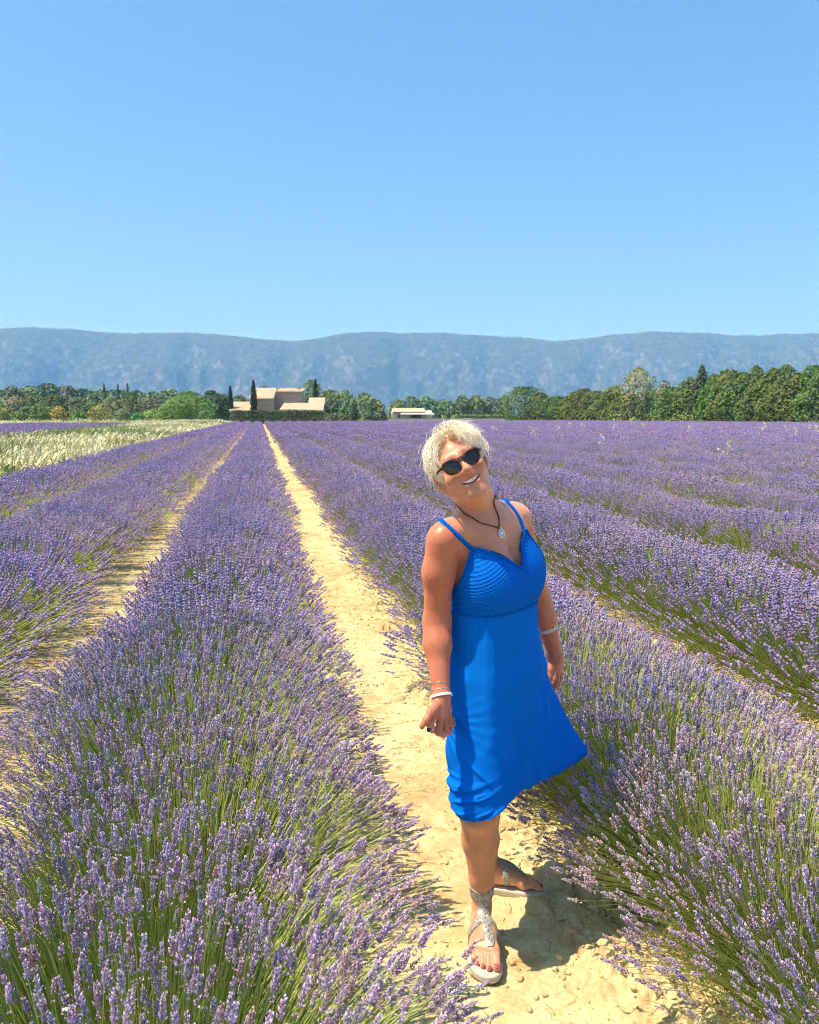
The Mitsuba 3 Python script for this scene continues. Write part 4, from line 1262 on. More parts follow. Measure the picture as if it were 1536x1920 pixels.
def ribbon(fld, pts, widths, off=0.004, thick=0.003, m=5, n=None, norm=None):
    """A strap lying on a field: a closed strip along pts of the given widths."""
    pts = np.asarray(pts, float)
    s = np.concatenate([[0], np.cumsum(np.linalg.norm(np.diff(pts, axis=0), axis=1))])
    n = n or max(6, int(s[-1] / 0.004))
    t = np.linspace(0, s[-1], n)
    k = 3 if len(pts) > 3 else len(pts) - 1
    from scipy.interpolate import make_interp_spline
    c = make_interp_spline(s, pts, k=k)(t)
    w = np.interp(t, s, np.broadcast_to(widths, len(pts)))
    c = fld.onto(c, off)
    nr = fld.grad(c)
    tg = unit(np.gradient(c, axis=0))
    b = unit(np.cross(nr, tg))
    u = np.linspace(-0.5, 0.5, m)
    top = (c[:, None] + b[:, None] * (u[None, :, None] * w[:, None, None])).reshape(-1, 3)
    top = fld.onto(top, off + thick)
    low = fld.onto(top, max(off - 0.001, -0.004))
    V_ = np.vstack([top, low])
    i_, j_ = np.meshgrid(np.arange(n - 1), np.arange(m - 1), indexing='ij')
    a = (i_ * m + j_).ravel()
    qd = np.stack([a, a + 1, a + m + 1, a + m], 1)
    N = n * m
    rim = [r_ for e in (list(range(0, N, m)), list(range(N - 1, -1, -m))) for r_ in zip(e[:-1], e[1:])]
    rim += [r_ for e in (list(range(N - m, N)), list(range(m - 1, -1, -1))) for r_ in zip(e[:-1], e[1:])]
    side = np.array([(x, y, y + N, x + N) for x, y in rim])
    qd = np.vstack([qd, qd[:, ::-1] + N, side])
    return V_, np.vstack([qd[:, [0, 1, 2]], qd[:, [0, 2, 3]]])


class Either:
    def __init__(self, *fs):
        self.fs = fs

    def __call__(self, p):
        return np.min([f_(p) for f_ in self.fs], axis=0)

    grad, onto = Field.grad, Field.onto


upper_r, upper_l = Either(torso, arm_r), Either(torso, arm_l)
cR, cL = cp(-0.121, 0.062, 0.070), cp(0.075, 0.088, 0.098)
strapR = upper_r.onto(np.array([cR, A(0.152, 2.352, 1.292), A(0.124, 2.345, 1.318), A(0.105, 2.362, 1.330), A(0.098, 2.400, 1.330), cp(-0.105, -0.07, 0.12), cp(-0.095, -0.105, 0.03), cp(-0.09, -0.11, -0.04)]), 0.004)
strapL = upper_l.onto(np.array([cL, A(0.332, 2.495, 1.333), A(0.314, 2.505, 1.364), A(0.300, 2.530, 1.382), A(0.305, 2.560, 1.380), cp(0.08, -0.075, 0.12), cp(0.085, -0.105, 0.03), cp(0.085, -0.11, -0.04)]), 0.004)
part(bodice, 'strap', merge(*[rope(upper_r.onto(spline(strapR, 60), o_) , 0.0042, 0.013) for o_ in (0.003,)], ribbon(upper_r, strapR, 0.0125, 0.0005, 0.0035)), 'crochet', smooth=50)
part(bodice, 'strap', merge(*[rope(upper_l.onto(spline(strapL, 60), o_) , 0.0042, 0.013) for o_ in (0.003,)], ribbon(upper_l, strapL, 0.0125, 0.0005, 0.0035)), 'crochet', smooth=50)


def neck_edge(xs, lift=0.0, off=0.0085):
    nx, nz = zip(*NECK)
    return cloth.onto(np.array([cp(x, 0.12 if abs(x) < 0.13 else 0.05, float(np.interp(x, nx, nz)) + lift) for x in xs]), off)


be = np.sort(np.vstack([f[:, [0, 1]], f[:, [1, 2]], f[:, [2, 0]]]), axis=1)
uq, cn = np.unique(be, axis=0, return_counts=True)
nxt = {}
for a, b in uq[cn == 1]:
    nxt.setdefault(a, []).append(b)
    nxt.setdefault(b, []).append(a)
loops, left_ = [], set(nxt)
while left_:
    a = left_.pop()
    loop = [a]
    while True:
        b = [x for x in nxt[loop[-1]] if x in left_]
        if not b:
            break
        left_.discard(b[0])
        loop.append(b[0])
    loops.append(loop)
rim_loop = max((l for l in loops if len(l) > 60), key=lambda l: v[l, 2].mean())
edge = v[rim_loop + rim_loop[:1]]
for _ in range(6):
    edge[1:-1] = 0.5 * edge[1:-1] + 0.25 * (edge[2:] + edge[:-2])
edge = cloth.onto(edge, 0.0085)
part(bodice, 'neck_trim', rope(edge, 0.0034, 0.011), 'crochet', smooth=50)
scene['black_lace'] = {'type': 'twosided', 'a': {'type': 'principled', 'base_color': {'type': 'rgb', 'value': [0.012, 0.012, 0.018]}, 'roughness': 0.6}}
xs = np.linspace(-0.112, -0.014, 14)
nx, nz = zip(*NECK)
bra = torso.onto(np.array([cp(x, 0.13, float(np.interp(x, nx, nz)) + 0.006 + 0.006 * math.sin(i_ / 13 * math.pi)) for i_, x in enumerate(xs)]), 0.003)
tag(part(bodice, 'lining', ribbon(torso, bra, 0.015, 0.0015, 0.002), 'black_lace', smooth=50), 'black lining showing inside the neckline')
xs = np.linspace(0.022, 0.074, 10)
bra = torso.onto(np.array([cp(x, 0.13, float(np.interp(x, nx, nz)) + 0.002) for x in xs]), 0.003)
part(bodice, 'lining', ribbon(torso, bra, 0.008, 0.0015, 0.002), 'black_lace', smooth=50)

# --- skirt: rings from the band down to the windblown hem
NT, NR = 260, 170
th = np.linspace(0, 2 * np.pi, NT, endpoint=False)
ctr0 = cp(0.004, 0.0, BAND_LOW + 0.004)
ring = ctr0 + np.cos(th)[:, None] * CH[0] * 0.3 + np.sin(th)[:, None] * CH[1] * 0.3
lo_, hi_ = np.zeros(NT), np.full(NT, 1.0)
for _ in range(22):
    mid = (lo_ + hi_) / 2
    d = cloth(ctr0 + (ring - ctr0) * mid[:, None]) - 0.0068
    lo_, hi_ = np.where(d < 0, mid, lo_), np.where(d < 0, hi_, mid)
top = ctr0 + (ring - ctr0) * hi_[:, None]
HEM = np.array([(0.122, 2.40, .490), (0.116, 2.340, .480), (0.128, 2.285, .470), (0.155, 2.252, .466), (0.188, 2.244, .466), (0.225, 2.250, .470), (0.262, 2.270, .476), (0.300, 2.315, .484), (0.343, 2.374, .490),
                (0.392, 2.420, .490), (0.442, 2.464, .492), (0.500, 2.520, .498), (0.562, 2.570, .506), (0.604, 2.630, .515), (0.585, 2.720, .505), (0.500, 2.800, .49), (0.420, 2.835, .47), (0.330, 2.815, .465), (0.245, 2.755, .47),
                (0.215, 2.650, .475), (0.160, 2.520, .485)])
HEM[:, 2] += 0.022
hc_ = A(0.315, 2.52, 0.507)
ha = np.arctan2((HEM - hc_) @ PE[1], (HEM - hc_) @ PE[0])
o_ = np.argsort(ha)
ha, hm = ha[o_], HEM[o_]
hax = np.concatenate([ha - 2 * np.pi, ha, ha + 2 * np.pi])
hmx = np.vstack([hm, hm, hm])
from scipy.interpolate import PchipInterpolator
tq = (th + np.pi) % (2 * np.pi) - np.pi
hemring = PchipInterpolator(hax, hmx)(tq)
t = np.linspace(0, 1, NR)
rows = []
fold_rng = np.random.default_rng(8)
ph = fold_rng.uniform(0, 6.28, 6)
warp = th + 0.10 * np.sin(3 * th + 1) + 0.06 * np.sin(7 * th)
for tt in t:
    s = 0.55 * tt ** 1.2 + 0.45 * tt ** 2.2
    base = top * (1 - s) + hemring * s
    base[:, 2] = (top[:, 2] * (1 - tt) + hemring[:, 2] * tt)
    outward = unit((base - base.mean(0)) * [1, 1, 0])
    gather = 0.0032 * np.exp(-tt * 7) * np.minimum(tt * 40, 1)
    amp = 0.0015 + 0.0070 * tt ** 1.3
    w1 = np.sin(warp * 7 + ph[0] + 0.5 * np.sin(tt * 3)) * 0.55 + np.sin(warp * 11 + ph[1] + 0.9 * tt) * 0.35 + np.sin(warp * 17 + ph[2] - tt) * 0.18
    fr = np.exp(-((np.angle(np.exp(1j * (th - 1.0)))) / 0.85) ** 2)             # falls from the left breast
    w2 = np.sin(th * 19 + ph[3] + 0.4 * tt) * fr * 0.0050 * np.clip(tt * 4, 0, 1) * (1 - 0.5 * tt)
    base = base + outward * (gather * np.sin(th * 46 + ph[4]) + amp * w1 * (0.35 + 0.65 * np.clip(1.2 - 0.9 * np.exp(-((np.angle(np.exp(1j * (th - 2.3)))) / 0.7) ** 2), 0, 1)) + w2)[:, None]
    rows.append(base)
S = np.array(rows)
flat = S.reshape(-1, 3)
body = Either(torso, leg_r, leg_l)
for _ in range(3):
    d = body(flat)
    push = d < 0.011
    flat[push] += body.grad(flat[push]) * (0.011 - d[push])[:, None]
S = flat.reshape(NR, NT, 3)
for _ in range(4):                                       # ease the cloth after it was pushed off the body
    S[1:-1] = S[1:-1] * 0.5 + 0.125 * (np.roll(S, 1, 1)[1:-1] + np.roll(S, -1, 1)[1:-1] + S[:-2] + S[2:])
# creases: the hand pulls the cloth at the left; crinkles above the hem there
P0 = A(0.115, 2.29, 0.73)
nrm = unit(np.cross(np.roll(S, -1, 1) - np.roll(S, 1, 1), np.gradient(S, axis=0)).reshape(-1, 3))
pt = S.reshape(-1, 3)
inward = (nrm * (pt - hc_) * [1, 1, 0]).sum(1) < 0
nrm[inward] *= -1
left = np.clip((0.30 - pt[:, 0]) / 0.10, 0, 1) * np.clip((2.50 - pt[:, 1]) / 0.10, 0, 1)
low_ = np.clip((0.60 - pt[:, 2]) / 0.06, 0, 1)
cr = np.maximum(meshkit.fbm(np.stack([pt[:, 0] * 9 + pt[:, 2] * 3, pt[:, 1] * 6, pt[:, 2] * 62 - pt[:, 0] * 20], 1), 2, 6) - 0.48, 0) * 0.085
pull = np.sin(np.arctan2(pt[:, 2] - 0.75, pt[:, 0] - 0.09 + 1e-6) * 26) * 0.0024 * np.exp(-((np.hypot(pt[:, 0] - 0.10, pt[:, 2] - 0.70)) / 0.11) ** 2) * np.clip((2.45 - pt[:, 1]) / 0.08, 0, 1)
diag = 0.007 * np.exp(-((pt[:, 2] - (0.665 - 0.85 * (pt[:, 0] - 0.14))) / 0.0055) ** 2) * np.clip((pt[:, 0] - 0.135) / 0.02, 0, 1) * np.clip((0.245 - pt[:, 0]) / 0.03, 0, 1) * np.clip((2.42 - pt[:, 1]) / 0.05, 0, 1)
diag2 = 0.005 * np.exp(-((pt[:, 2] - (0.55 + 1.1 * (pt[:, 0] - 0.135))) / 0.005) ** 2) * np.clip((pt[:, 0] - 0.130) / 0.01, 0, 1) * np.clip((0.185 - pt[:, 0]) / 0.02, 0, 1) * np.clip((2.42 - pt[:, 1]) / 0.05, 0, 1)
gen = (meshkit.fbm(pt * 24, 3, 15) - 0.5) * 0.0034 + (meshkit.fbm(pt * np.array([34, 34, 7]), 2, 25) - 0.5) * 0.0050 * np.clip((1.04 - pt[:, 2]) / 0.1, 0, 1)
pt = pt + nrm * (cr * left * low_ + pull + diag + diag2 + gen)[:, None]
hemmost = np.repeat(np.clip((t - 0.965) / 0.035, 0, 1), NT)
pt = pt - nrm * (0.008 * hemmost ** 2)[:, None]
S = pt.reshape(NR, NT, 3)
N1 = NR * NT
i_, j_ = np.meshgrid(np.arange(NR - 1), np.arange(NT), indexing='ij')
a, b = (i_ * NT + j_).ravel(), (i_ * NT + (j_ + 1) % NT).ravel()
qd = np.stack([a, b, b + NT, a + NT], 1)
inner = pt - nrm * 0.0016
last = (NR - 1) * NT + np.arange(NT)
rim = np.stack([last, (NR - 1) * NT + (np.arange(NT) + 1) % NT], 1)
side = np.stack([rim[:, 0], rim[:, 1], rim[:, 1] + N1, rim[:, 0] + N1], 1)
allq = np.vstack([qd, qd[:, ::-1] + N1, side])
part(woman, 'skirt', (np.vstack([pt, inner]), np.vstack([allq[:, [0, 1, 2]], allq[:, [0, 2, 3]]])), 'dress_cloth', smooth=60)
# the scalloped lower edge of the crochet band
ringp = top + unit((top - ctr0) * [1, 1, 0]) * 0.0025 + A(0, 0, 1) * (0.0022 * np.sin(np.arange(NT) * 2 * np.pi * 44 / NT))[:, None]
part(bodice, 'band_trim', rope(np.vstack([ringp, ringp[:1]]), 0.0030, 0.012), 'crochet', smooth=50)

# --- necklace
neckf = Either(torso, head)
scene['cord'] = {'type': 'twosided', 'a': {'type': 'principled', 'base_color': {'type': 'rgb', 'value': [0.045, 0.018, 0.015]}, 'roughness': 0.5}}
scene['silver'] = {'type': 'twosided', 'a': {'type': 'principled', 'base_color': {'type': 'rgb', 'value': [0.72, 0.71, 0.69]}, 'roughness': 0.28, 'metallic': 0.9}}
cpts = neckf.onto(np.array([A(0.205, 2.56, 1.405), A(0.158, 2.50, 1.402), A(0.150, 2.440, 1.388), A(0.168, 2.400, 1.362), A(0.2063, 2.387, 1.338), A(0.232, 2.395, 1.330), A(0.2660, 2.411, 1.317),
                            A(0.2660, 2.420, 1.336), A(0.2625, 2.432, 1.356), A(0.2474, 2.447, 1.392), A(0.25, 2.50, 1.41), A(0.205, 2.56, 1.405)]), 0.0022)
cpts = neckf.onto(np.vstack([spline(cpts[:7], 60), spline(cpts[6:], 50)[1:]]), 0.0022)
necklace = part(woman, 'necklace', tubes(cpts[None], np.full((1, len(cpts)), 0.0018), 7), 'cord', smooth=True)
pc = torso.onto(A(0.2695, 2.411, 1.3015)[None], 0.004)[0]
pn = torso.grad(pc[None])[0]
px_ = unit(np.cross(A(0, 0, 1), pn))
py_ = np.cross(pn, px_)
disc = shapely.Point(0, 0).buffer(0.0142, 24)
for k in range(8):
    an = k * math.pi / 4
    disc = disc.difference(shapely.affinity.rotate(shapely.affinity.translate(shapely.affinity.scale(shapely.Point(0, 0).buffer(1, 6), 0.0021, 0.0037), 0.0, 0.0083), math.degrees(an), origin=(0, 0)))
pm = trimesh.creation.extrude_polygon(disc, 0.0018, engine='earcut')
part(necklace, 'pendant', (pc + np.array(pm.vertices) @ np.stack([px_, py_, pn]), np.array(pm.faces)), 'silver')
th_ = np.linspace(0, 2 * np.pi, 25)
loop = pc + py_ * 0.0168 + np.cos(th_)[:, None] * py_ * 0.0036 + np.sin(th_)[:, None] * pn * 0.0030
part(necklace, 'bail', tubes(loop[None], np.full((1, 25), 0.0010), 6), 'silver', smooth=True)

# --- bracelets, watch, ring
def cuff(fld, c, axis, off, tilt=(0, 0, 0), n=56):
    axis = unit(A(*axis) + A(*tilt))
    a_, b_ = frames(axis[None])
    an = np.linspace(0, 2 * np.pi, n + 1)
    d_ = np.cos(an)[:, None] * a_ + np.sin(an)[:, None] * b_
    lo_, hi_ = np.zeros(n + 1), np.full(n + 1, 0.08)
    for _ in range(20):
        m_ = (lo_ + hi_) / 2
        out = fld(c + d_ * m_[:, None]) > off
        lo_, hi_ = np.where(out, lo_, m_), np.where(out, m_, hi_)
    return c + d_ * hi_[:, None], axis


def band(fld, c, axis, width, off, thick, tilt=(0, 0, 0)):
    p_, ax_ = cuff(fld, c, axis, off + thick / 2, tilt)
    rad = unit(p_ - c)
    prof = [(-width / 2, -thick / 2), (-width / 2 + thick * 0.3, thick / 2), (width / 2 - thick * 0.3, thick / 2), (width / 2, -thick / 2)]
    V_ = np.stack([p_ + ax_ * u_ + rad * r_ for u_, r_ in prof], 1).reshape(-1, 3)
    n_ = len(p_)
    i_, j_ = np.meshgrid(np.arange(n_ - 1), np.arange(4), indexing='ij')
    a = (i_ * 4 + j_).ravel()
    b = (i_ * 4 + (j_ + 1) % 4).ravel()
    qd = np.stack([a, b, b + 4, a + 4], 1)
    return V_, np.vstack([qd[:, [0, 1, 2]], qd[:, [0, 2, 3]]])


fore_r = RE * 0.7 + RW * 0.3 + A(-0.002, 0, 0)
axr = unit(RW - fore_r)
rough('white_band', (0.80, 0.80, 0.80), 0.25, 0.6, clearcoat=0.5)
tag(part(woman, 'bracelet', band(arm_r, RW + axr * 0.004, axr, 0.0085, 0.0008, 0.0028, (0.10, -0.02, 0.05)), 'white_band', smooth=40), 'white bangle on the right wrist')
pth, _ = cuff(arm_r, RW - axr * 0.010, axr, 0.0012, (0.05, 0, 0.2))
tag(part(woman, 'bracelet', tubes(pth[None], np.full((1, len(pth)), 0.0009), 5), 'silver', smooth=True), 'thin silver bracelet above the bangle')
pth, _ = cuff(arm_r, RW - axr * 0.030, axr, 0.0008, (-0.05, 0, 0.1))
tag(part(woman, 'bracelet', tubes(pth[None], np.full((1, len(pth)), 0.0008), 5), 'silver', smooth=True), 'finest chain bracelet')
fore_l = LE * 0.7 + LW * 0.3
axl = unit(LW - fore_l)
wc = LE + (LW - LE) * 0.49
rough('pale_strap', (0.50, 0.47, 0.37), 0.5, 0.4)
watch = part(woman, 'wristband', band(arm_l, wc, axl, 0.014, 0.0006, 0.0022), 'pale_strap', smooth=40)
tag(watch, 'pale band on the left forearm')
ri = R_HAND['index']
rc = ri[1] * 0.52 + ri[2] * 0.48
axf = unit(ri[2] - ri[1])
a_, b_ = frames(axf[None])
an = np.linspace(0, 2 * np.pi, 33)
loop = rc + (np.cos(an)[:, None] * a_ + np.sin(an)[:, None] * b_) * 0.0102
ringk = part(woman, 'ring', tubes(loop[None], np.full((1, 33), 0.0016), 8), 'silver', smooth=True)
scene['dark_stone'] = {'type': 'twosided', 'a': {'type': 'principled', 'base_color': {'type': 'rgb', 'value': [0.010, 0.014, 0.05]}, 'roughness': 0.06, 'specular': 0.8, 'clearcoat': 1.0}}
so = rc + unit(A(-0.45, -0.85, -0.25)) * 0.0125
st_ = trimesh.creation.icosphere(subdivisions=3)
sf_ = frame(unit(A(-0.45, -0.85, -0.25)), A(0.35, 0, 1))
part(ringk, 'stone', (so + (np.array(st_.vertices) * [0.0068, 0.0045, 0.0105]) @ sf_, np.array(st_.faces)), 'dark_stone', smooth=True)

# --- sandals
rough('sole_edge', (0.52, 0.47, 0.42), 0.7, 0.3)


def glitter(p, n, uv):
    a = mikit.cell_rand(p.x * 300, p.y * 300, p.z * 300)
    b = mikit.noise(p.x * 300, p.y * 300, p.z * 300)
    return mikit.mix((0.04, 0.038, 0.036), (0.58, 0.57, 0.54), a * 0.65 + b * 0.35)


scene['glitter_strap'] = {'type': 'twosided', 'a': {'type': 'principled', 'base_color': mikit.proc(glitter), 'roughness': 0.5, 'metallic': 0.15, 'specular': 0.5}}
scene['nail_polish'] = {'type': 'twosided', 'a': {'type': 'principled', 'base_color': {'type': 'rgb', 'value': [0.50, 0.045, 0.075]}, 'roughness': 0.2, 'specular': 0.6, 'clearcoat': 1.0}}


def sandal(fld, fp, d, l, toes, which):
    key = part(woman, 'sandal', *sole_of(fp, d, l))
    tag(key, f'silver glitter sandal on the {which} foot')

    def path(*q):
        return fld.onto(np.array([fp(*x) for x in q]), 0.002)

    def on(name, q, w, off=0.0012, th_=0.0028, m=7):
        part(key, name, ribbon(fld, path(*q), w, off, th_, m), 'glitter_strap', smooth=50)

    on('strap', [(0.090, 0.002, 0.10), (0.112, 0.006, 0.10), (0.136, 0.010, 0.09), (0.158, 0.0145, 0.06), (0.172, 0.0155, 0.035)], [0.0260, 0.0273, 0.0247, 0.0273, 0.0169])
    on('ankle_strap', [(0.092, 0.002, 0.10), (0.074, -0.010, 0.13), (0.054, -0.024, 0.145), (0.030, -0.040, 0.130), (0.002, -0.036, 0.105), (-0.020, 0.0, 0.100)], [0.0260, 0.0351, 0.0338, 0.0234, 0.0143, 0.0130])
    on('ankle_strap', [(0.092, 0.002, 0.10), (0.074, 0.013, 0.13), (0.054, 0.026, 0.145), (0.030, 0.040, 0.130), (0.002, 0.036, 0.105), (-0.020, 0.0, 0.100)], [0.0260, 0.0351, 0.0338, 0.0234, 0.0143, 0.0130])
    on('side_strap', [(0.100, 0.004, 0.10), (0.104, -0.014, 0.09), (0.110, -0.032, 0.060), (0.112, -0.044, 0.030), (0.112, -0.045, 0.008)], [0.0260, 0.0247, 0.0182, 0.0169, 0.0208])
    on('side_strap', [(0.100, 0.004, 0.10), (0.102, 0.020, 0.09), (0.106, 0.034, 0.060), (0.108, 0.042, 0.030), (0.108, 0.043, 0.008)], [0.0260, 0.0247, 0.0182, 0.0169, 0.0208])
    ps = fld.onto(np.array([fp(0.154 + 0.004 * math.cos(k), -0.034 + 0.0085 * k, 0.05) for k in range(5)]), 0.003)
    b_ = trimesh.creation.icosphere(subdivisions=2, radius=0.0032)
    for k, p_ in enumerate(ps[:4]):
        part(key, 'bead', (np.array(b_.vertices) + p_, np.array(b_.faces)), 'silver', smooth=True)
    for k, (tip, td, tl, r_) in enumerate(toes):
        up = unit(A(0, 0, 1) + td * 0.35)
        c_ = tip + up * r_ * 0.86 + td * r_ * 0.18
        m_ = trimesh.creation.icosphere(subdivisions=3)
        fx_ = unit(td - up * (td @ up))
        R_ = np.stack([np.cross(fx_, up), fx_, up])
        part(woman, 'toenail', (c_ + (np.array(m_.vertices) * [r_ * 0.66, r_ * 0.72, r_ * 0.20]) @ R_, np.array(m_.faces)), 'nail_polish', smooth=True)


def sole_of(fp, d, l):
    out = [(-0.022, 0.0), (-0.018, 0.024), (0.0, 0.034), (0.05, 0.031), (0.10, 0.036), (0.15, 0.046), (0.20, 0.048), (0.232, 0.040), (0.250, 0.022), (0.253, 0.0), (0.243, -0.022), (0.222, -0.042), (0.190, -0.053), (0.15, -0.052),
           (0.10, -0.042), (0.05, -0.034), (0.0, -0.034), (-0.018, -0.024)]
    poly = shapely.Polygon([(y, x) for x, y in out]).buffer(0.006, 6).buffer(-0.006, 6)
    pl = np.array(poly.exterior.coords)
    s = np.concatenate([[0], np.cumsum(np.linalg.norm(np.diff(pl, axis=0), axis=1))])
    tt_ = np.linspace(0, s[-1], 97)[:-1]
    sp = np.stack([np.interp(tt_, s, pl[:, 0]), np.interp(tt_, s, pl[:, 1])], 1)
    for _ in range(8):
        sp = 0.5 * sp + 0.25 * (np.roll(sp, 1, 0) + np.roll(sp, -1, 0))
    if np.sum(sp[:, 0] * np.roll(sp[:, 1], -1) - sp[:, 1] * np.roll(sp[:, 0], -1)) < 0:
        sp = sp[::-1]
    c_ = sp.mean(0)
    levels = [(0.0, -0.0055), (0.002, -0.003), (0.010, 0.0), (0.0112, -0.0012), (0.0124, 0.0), (0.021, 0.001), (0.0245, -0.001), (0.026, -0.004)]
    nrm_ = unit(np.stack([np.roll(sp, -1, 0)[:, 1] - np.roll(sp, 1, 0)[:, 1], np.roll(sp, 1, 0)[:, 0] - np.roll(sp, -1, 0)[:, 0]], 1))
    rings = [np.hstack([sp + nrm_ * o, np.full((96, 1), z - SOLE)]) for z, o in levels]
    V_ = np.vstack(rings + [[[c_[0], c_[1], -SOLE]], [[c_[0], c_[1], 0.0]]])
    k = np.arange(96)
    F_ = []
    for r_ in range(len(levels) - 1):
        a, b = r_ * 96 + k, r_ * 96 + (k + 1) % 96
        F_ += [np.stack([a, b, b + 96], 1), np.stack([a, b + 96, a + 96], 1)]
    top_ = (len(levels) - 1) * 96
    F_ += [np.stack([(k + 1) % 96, k, k * 0 + len(levels) * 96], 1), np.stack([top_ + k, top_ + (k + 1) % 96, k * 0 + len(levels) * 96 + 1], 1)]
    W_ = np.array([fp(y, x, z) for x, y, z in V_])
    Fc = np.vstack(F_)
    if np.cross(l, d) @ A(0, 0, 1) < 0:
        Fc = Fc[:, ::-1]
    return (W_, Fc), 'sole_edge', 40


sandal(leg_r, rf, rd, rl, RT, 'right')
sandal(leg_l, lf_, ld_, ll_, LT, 'left')

# --- teeth, sunglasses
rough('tooth_white', (0.80, 0.77, 0.70), 0.25, 0.5)
xs = np.linspace(-0.0245, 0.0245, 9)
for a_, b_ in zip(xs[:-1], xs[1:]):
    xm, w_ = (a_ + b_) / 2, (b_ - a_) * 0.47
    y_ = 0.0935 - 9.5 * xm ** 2
    zt = -0.0610 + 4 * xm ** 2
    hgt = 0.0100 * (1 - (xm / 0.030) ** 2) + 0.0015
    tooth = trimesh.creation.icosphere(subdivisions=2)
    tv_ = np.array(tooth.vertices)
    tv_ = np.sign(tv_) * np.abs(tv_) ** 0.6 * [w_, 0.0022, hgt / 2] + [xm, y_, zt - hgt / 2 + 0.002]
    part(woman, 'tooth', (HO + tv_ @ HD, np.array(tooth.faces)), 'tooth_white', smooth=True)


def tortoise(p, n, uv):
    a = mikit.fbm(p.x * 130, p.y * 130, p.z * 130, 3)
    return mikit.mix((0.028, 0.009, 0.005), (0.22, 0.065, 0.016), mikit.smoothstep(0.45, 0.75, a))


scene['tortoiseshell'] = {'type': 'twosided', 'a': {'type': 'principled', 'base_color': mikit.proc(tortoise), 'roughness': 0.2, 'specular': 0.4}}
scene['dark_lens'] = {'type': 'twosided', 'a': {'type': 'principled', 'base_color': {'type': 'rgb', 'value': [0.014, 0.012, 0.012]}, 'roughness': 0.04, 'specular': 0.5}}


def lens_outline(s, grow=0.0, n=72):
    """A softly squared lens outline in the plane of the face, wider at the top outer corner."""
    an = np.linspace(0, 2 * np.pi, n, endpoint=False)
    c, d = np.cos(an), np.sin(an)
    e = 0.72
    x = np.sign(c) * np.abs(c) ** e * (0.0228 + grow)
    z = np.sign(d) * np.abs(d) ** e * (0.0188 + grow)
    x = x * (1 + 0.19 * z / 0.02)
    z = z + 0.17 * x - 0.0015 * (x / 0.025) ** 2
    return np.stack([s * (0.0318 + x), z - 0.010], 1)


def bowed(xz, y0):
    """Wraps points of the lens plane round the face and tips them a little."""
    x, z = xz[:, 0], xz[:, 1]
    return HO + np.stack([x, y0 - 3.0 * x ** 2 + 0.10 * z, z], 1) @ HD


def rim_mesh(s):
    o, i_ = lens_outline(s, 0.0032), lens_outline(s, -0.0006)
    n = len(o)
    V_ = np.vstack([bowed(o, 0.1075), bowed(o, 0.1120), bowed(i_, 0.1125), bowed(i_, 0.1075)])
    k, k2 = np.arange(n), (np.arange(n) + 1) % n
    F_ = []
    for a, b in ((0, 1), (1, 2), (2, 3), (3, 0)):
        F_ += [np.stack([a * n + k, a * n + k2, b * n + k2], 1), np.stack([a * n + k, b * n + k2, b * n + k], 1)]
    return V_, np.vstack(F_)


def lens_mesh(s):
    o = lens_outline(s, -0.0004)
    c = o.mean(0)
    rings = [c + (o - c) * t_ for t_ in (1.0, 0.8, 0.6, 0.4, 0.2)]
    n = len(o)
    bulge = [0.0, 0.0008, 0.0014, 0.0018, 0.0020, 0.0021]
    V_ = np.vstack([bowed(r_, 0.1095 + b_) for r_, b_ in zip(rings, bulge)] + [bowed(c[None], 0.1095 + bulge[-1])])
    k, k2 = np.arange(n), (np.arange(n) + 1) % n
    F_ = []
    for a in range(4):
        F_ += [np.stack([a * n + k, a * n + k2, (a + 1) * n + k2], 1), np.stack([a * n + k, (a + 1) * n + k2, (a + 1) * n + k], 1)]
    F_.append(np.stack([4 * n + k, 4 * n + k2, k * 0 + 5 * n], 1))
    return V_, np.vstack(F_)


rim_r, rim_l = rim_mesh(-1), rim_mesh(1)
bx = np.linspace(-0.0115, 0.0115, 9)
bridge = [HO + np.stack([bx, 0.1105 - 3 * bx ** 2, zc + 0.0035 * (1 - (bx / 0.0115) ** 2)], 1) @ HD for zc in (-0.003, 0.0025)]
bridge_m = tubes(np.array(bridge), np.full((2, 9), 0.0026), 8)
glasses = part(woman, 'sunglasses', merge(rim_r, rim_l, bridge_m), 'tortoiseshell', smooth=50)
for s in (-1, 1):
    part(glasses, 'lens', lens_mesh(s), 'dark_lens', smooth=True)
    tp = np.array([hp(0.0585 * s, 0.0985, 0.002), hp(0.0665 * s, 0.085, 0.003), hp(0.0715 * s, 0.05, 0.005), hp(0.0740 * s, 0.0, 0.007), hp(0.0745 * s, -0.022, -0.004), hp(0.0735 * s, -0.032, -0.022)])
    tv_, tf_ = tubes(tp[None], np.array([[0.0042, 0.0040, 0.0034, 0.0028, 0.0026, 0.0024]]), 8)
    part(glasses, 'temple', (tv_, tf_), 'tortoiseshell', smooth=50)

# --- hair: short tousled blond locks over a cap of roots
SC, SR = A(0.002, -0.014, 0.022), A(0.0690, 0.091, 0.079)


def hairline(q):
    """Below zero where hair grows (head frame)."""
    x, y, z = q[:, 0], q[:, 1], q[:, 2]
    front = 0.070 - 0.75 * np.maximum(np.abs(x - 0.006) - 0.016, 0)            # the swept fringe leaves a bare triangle of forehead
    side = np.interp(y, [-0.12, -0.04, 0.015, 0.045, 0.07], [-0.075, -0.06, -0.002, 0.012, 0.035])
    return np.where(y > 0.045, np.maximum(front, 0.02), side) - z


